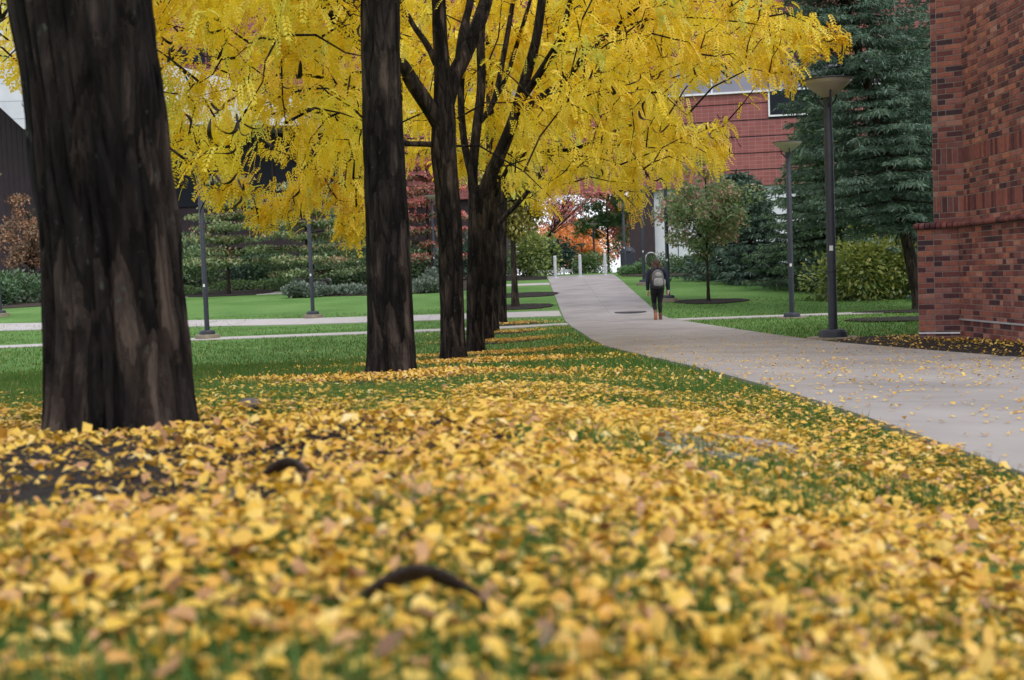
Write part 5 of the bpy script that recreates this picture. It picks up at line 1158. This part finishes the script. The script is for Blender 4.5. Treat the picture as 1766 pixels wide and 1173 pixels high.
M['skin'] = surf('skin', [(.3, (.52, .30, .22)), (.7, (.62, .38, .28))], 8, rough=.6)
M['hair'] = surf('hair', [(.3, (.028, .014, .010)), (.7, (.085, .042, .026))], 18, rough=.5, stretch=(6, 6, 1), bump=.6, bscale=40)
M['jacket'] = surf('navy_jacket', [(.3, (.008, .012, .030)), (.7, (.018, .026, .056))], 10, rough=.8, bump=.5, bscale=14)
M['leggings'] = surf('black_leggings', [(.3, (.006, .006, .009)), (.7, (.013, .013, .018))], 10, rough=.8)
M['boot'] = surf('tan_boot', [(.3, (.11, .05, .032)), (.7, (.18, .085, .055))], 14, rough=.7)
M['sole'] = surf('boot_sole', [(.3, (.42, .17, .08)), (.7, (.52, .23, .11))], 14, rough=.7)
M['pack'] = surf('grey_backpack', [(.3, (.085, .082, .088)), (.7, (.15, .145, .15))], 10, rough=.8, bump=.4, bscale=20)
M['pack_pale'] = surf('pale_backpack', [(.3, (.22, .215, .22)), (.7, (.32, .31, .32))], 12, rough=.8)
M['pack_dark'] = surf('dark_backpack', [(.3, (.02, .02, .024)), (.7, (.04, .038, .042))], 12, rough=.8)
M['white_cloth'] = surf('white_cloth', [(.3, (.66, .66, .68)), (.7, (.78, .78, .8))], 8, rough=.8)
wp = gp(1135, 553)
per = empty('person', (wp[0], wp[1], wp[2] + .022), 0); tag(per, 'person in navy jacket and black leggings walking away with long brown hair', 'person')
# x right, y away from the camera, z up; standing height 1.64
# body: one continuous figure (skin modifier), hidden mostly under the clothes
bv = [(0, 0, .86), (0, .01, 1.05), (0, .015, 1.28), (0, .015, 1.37), (0, .02, 1.43), (0, .035, 1.53), (0, .035, 1.585),
      (.16, .0, 1.345), (.245, .0, 1.09), (.27, .05, .87), (.275, .06, .80),
      (-.16, .0, 1.345), (-.235, .0, 1.10), (-.235, .04, .88), (-.235, .05, .80),
      (.085, 0, .80), (.06, .03, .45), (.06, 0, .09), (.065, .12, .045),
      (-.085, 0, .80), (-.075, .10, .46), (-.075, -.12, .17), (-.075, -.14, .06)]
be = [(0, 1), (1, 2), (2, 3), (3, 4), (4, 5), (5, 6), (2, 7), (7, 8), (8, 9), (9, 10), (2, 11), (11, 12), (12, 13), (13, 14), (0, 15), (15, 16), (16, 17), (17, 18), (0, 19), (19, 20), (20, 21), (21, 22)]
brd = [(.13, .09), (.11, .08), (.13, .085), .06, .05, (.078, .095), (.06, .075), .05, .04, .03, .026, .05, .04, .03, .026, .075, .05, .036, .03, .075, .05, .036, .03]
body = skin_mesh('body', bv, be, brd, M['skin'], per)
# hands: palm and five fingers each
for sx, hx, hy, hz in ((1, .278, .065, .80), (-1, -.238, .055, .80)):
    hv = [(hx, hy, hz), (hx, hy + .005, hz - .06)]; he = [(0, 1)]; hr = [(.026, .018), (.034, .016)]
    for f, (fx, fl) in enumerate(((-.027, .058), (-.009, .07), (.009, .072), (.026, .062))):
        i = len(hv); hv += [(hx + fx, hy + .008, hz - .085), (hx + fx * 1.05, hy + .022, hz - .085 - fl * .55), (hx + fx * 1.0, hy + .044, hz - .085 - fl * .9)]; he += [(1, i), (i, i + 1), (i + 1, i + 2)]; hr += [.010, .009, .008]
    i = len(hv); hv += [(hx - sx * .034, hy + .018, hz - .045), (hx - sx * .042, hy + .036, hz - .085)]; he += [(0, i), (i, i + 1)]; hr += [.011, .009]
    skin_mesh('hand', hv, he, hr, M['skin'], body, sub=1)
# leggings
m = MB()
chain([(0, .0, 1.0, .165, .115), (0, -.015, .92, .185, .135), (0, -.02, .84, .188, .14), (0, 0, .76, .15, .11)], m, 16)
chain([(.085, -.01, .86, .095, .11), (.083, 0, .74, .092, .10), (.072, .02, .58, .074, .08), (.064, .03, .46, .058, .062), (.062, .005, .34, .057, .066), (.062, .0, .22, .044, .05), (.062, 0, .17, .042, .045)], m, 14)
chain([(-.085, -.01, .86, .095, .11), (-.085, .03, .74, .092, .10), (-.08, .08, .58, .074, .08), (-.077, .10, .46, .06, .062), (-.076, .02, .35, .056, .064), (-.075, -.06, .26, .045, .05), (-.075, -.09, .225, .042, .045)], m, 14)
m.build('leggings', M['leggings'], per, smooth=True)
# boots
m = MB(); chain([(.064, 0, .19, .046, .05), (.064, 0, .13, .05, .056), (.066, .01, .075, .045, .062), (.068, .03, .03, .046, .075), (.07, .035, .0, .046, .08)], m, 12); chain([(.067, -.05, .04, .04, .036), (.069, .05, .045, .046, .04), (.074, .14, .035, .045, .032), (.076, .19, .028, .03, .02)], m, 12); m.build('boot', M['boot'], per, smooth=True)
m = MB(); chain([(-.075, -.075, .25, .046, .05), (-.075, -.10, .21, .046, .052), (-.075, -.135, .15, .046, .055)], m, 12); chain([(-.075, -.165, .185, .040, .034), (-.075, -.135, .11, .046, .036), (-.077, -.10, .035, .046, .030), (-.078, -.075, -.006, .032, .018)], m, 12); lb = m.build('boot', M['boot'], per, smooth=True)
m = MB(); chain([(-.075, -.193, .19, .036, .012), (-.075, -.168, .11, .041, .012), (-.077, -.13, .03, .044, .012), (-.078, -.098, -.012, .03, .010)], m, 12); m.build('boot_sole', M['sole'], lb, smooth=True)
# jacket: body, two sleeves, a hood lying on the nape
m = MB()
chain([(0, -.01, .86, .19, .145), (0, -.01, .95, .185, .14), (0, 0, 1.08, .17, .125), (0, .0, 1.22, .19, .125), (0, .005, 1.32, .185, .11), (0, .01, 1.385, .12, .085), (0, .015, 1.43, .075, .07)], m, 18)
chain([(.15, 0, 1.36, .075, .07), (.205, -.005, 1.29, .07, .07), (.235, -.005, 1.18, .062, .064), (.255, 0, 1.07, .056, .058), (.272, .03, .96, .05, .052), (.285, .055, .86, .044, .046), (.287, .06, .82, .04, .042)], m, 12)
chain([(-.15, 0, 1.36, .075, .07), (-.20, -.005, 1.29, .07, .07), (-.225, -.005, 1.18, .062, .064), (-.24, 0, 1.07, .056, .058), (-.243, .02, .96, .05, .052), (-.24, .045, .86, .044, .046), (-.24, .05, .82, .04, .042)], m, 12)
jk = m.build('jacket', M['jacket'], per, smooth=True)
m = MB(); chain([(-.12, -.05, 1.40, .03, .03), (-.06, -.10, 1.385, .05, .05), (0, -.115, 1.375, .055, .055), (.06, -.10, 1.385, .05, .05), (.12, -.05, 1.40, .03, .03)], m, 10); m.build('hood', M['jacket'], jk, smooth=True)
# hair: long, loose, blown to her left
m = MB()
chain([(0, .03, 1.645, .03, .04), (0, .025, 1.62, .082, .095), (0, .02, 1.56, .102, .115), (-.005, .005, 1.48, .108, .105), (-.01, -.01, 1.42, .10, .075)], m, 16)
for (x0, y0, x1, y1, z1, w) in ((-.06, -.05, -.165, -.10, 1.10, .045), (-.08, -.03, -.20, -.06, 1.05, .04), (-.03, -.06, -.10, -.12, 1.20, .05), (.05, -.05, .085, -.11, 1.24, .04), (.08, -.02, .14, -.07, 1.28, .034), (-.085, .0, -.17, -.02, 1.18, .04)):
    chain([(x0, y0, 1.50, w, w * .8), ((x0 * 2 + x1) / 3, (y0 * 2 + y1) / 3 - .02, 1.50 - (1.5 - z1) * .35, w * 1.1, w * .8), ((x0 + 2 * x1) / 3, y1, 1.50 - (1.5 - z1) * .7, w * .9, w * .6), (x1, y1, z1, w * .2, w * .2)], m, 8)
m.build('hair', M['hair'], per, smooth=True)
for s in (-1, 1):
    m = MB(); chain([(s * .099, .04, 1.565, .006, .012), (s * .107, .04, 1.54, .009, .018), (s * .101, .045, 1.505, .005, .010)], m, 8); m.build('ear', M['skin'], body, smooth=True)
# face on the far side
m = MB(); chain([(0, .135, 1.545, .010, .012), (0, .150, 1.515, .014, .016), (0, .132, 1.50, .012, .010)], m, 8); m.build('nose', M['skin'], body, smooth=True)
for s in (-1, 1):
    m = MB(); chain([(s * .018, .122, 1.545, .004, .004), (s * .034, .124, 1.547, .010, .007), (s * .05, .112, 1.545, .004, .004)], m, 8); m.build('eye', M['leggings'], body, smooth=True)
m = MB(); chain([(-.024, .122, 1.475, .004, .004), (0, .130, 1.474, .008, .008), (.024, .122, 1.475, .004, .004)], m, 8); m.build('mouth', M['boot'], body, smooth=True)
# backpack
per.scale = (.98, 1, .93)
bp_ = empty('backpack', (wp[0], wp[1] - .20, wp[2] + .845)); tag(bp_, 'grey backpack worn on the walking person, darker at its bottom', 'backpack')
m = MB(); chain([(0, -.02, .0, .12, .075), (0, -.03, .04, .155, .10), (0, -.03, .18, .162, .115), (0, -.02, .30, .15, .105), (0, .0, .39, .12, .085), (0, .02, .44, .06, .05)], m, 18); o = m.build('pack_body', M['pack'], bp_, smooth=True)
m = MB(); chain([(0, -.10, .05, .10, .04), (0, -.125, .09, .115, .045), (0, -.125, .19, .112, .045), (0, -.115, .235, .09, .035)], m, 14); m.build('front_pocket', M['pack_pale'], bp_, smooth=True)
m = MB(); chain([(0, -.095, .27, .085, .035), (0, -.085, .33, .09, .04), (0, -.065, .375, .07, .035)], m, 14); m.build('top_pocket', M['pack_pale'], bp_, smooth=True)
m = MB(); chain([(0, -.03, -.015, .11, .07), (0, -.035, .015, .158, .105), (0, -.035, .065, .16, .112), (0, -.035, .085, .15, .10)], m, 18); m.build('pack_bottom', M['pack_dark'], bp_, smooth=True)
for s in (-1, 1):
    m = MB(); m.tube(smooth_line(np.array([(s * .10, .03, .42), (s * .125, .10, .50), (s * .13, .24, .48), (s * .15, .33, .38), (s * .16, .28, .15), (s * .15, .05, .03)]), 5), .017, 6); m.build('strap', M['pack_dark'], bp_, smooth=True)
    m = MB(); chain([(s * .15, -.03, .06, .028, .05), (s * .165, -.03, .12, .034, .06), (s * .16, -.03, .2, .026, .05)], m, 10); m.build('side_pocket', M['pack_pale'] if s > 0 else M['pack_dark'], bp_, smooth=True)
m = MB(); m.tube(smooth_line(np.array([(-.03, .03, .44), (-.03, .01, .49), (.03, .01, .49), (.03, .03, .44)]), 4), .009, 6); m.build('grab_loop', M['pack_dark'], bp_, smooth=True)
# something white held in the right hand
cp = empty('paper_cup', (wp[0] + .285, wp[1] + .10, wp[2] + .66)); tag(cp, 'small white cup held in the right hand of the walking person', 'cup')
m = MB(); m.lathe([(0, 0), (.028, 0), (.038, .085), (.040, .088)], 14); m.build('cup_body', M['white_cloth'], cp, smooth=True); m = MB(); m.lathe([(.042, .086), (.042, .095), (.034, .104), (0, .105)], 14); m.build('lid', M['white_cloth'], cp)
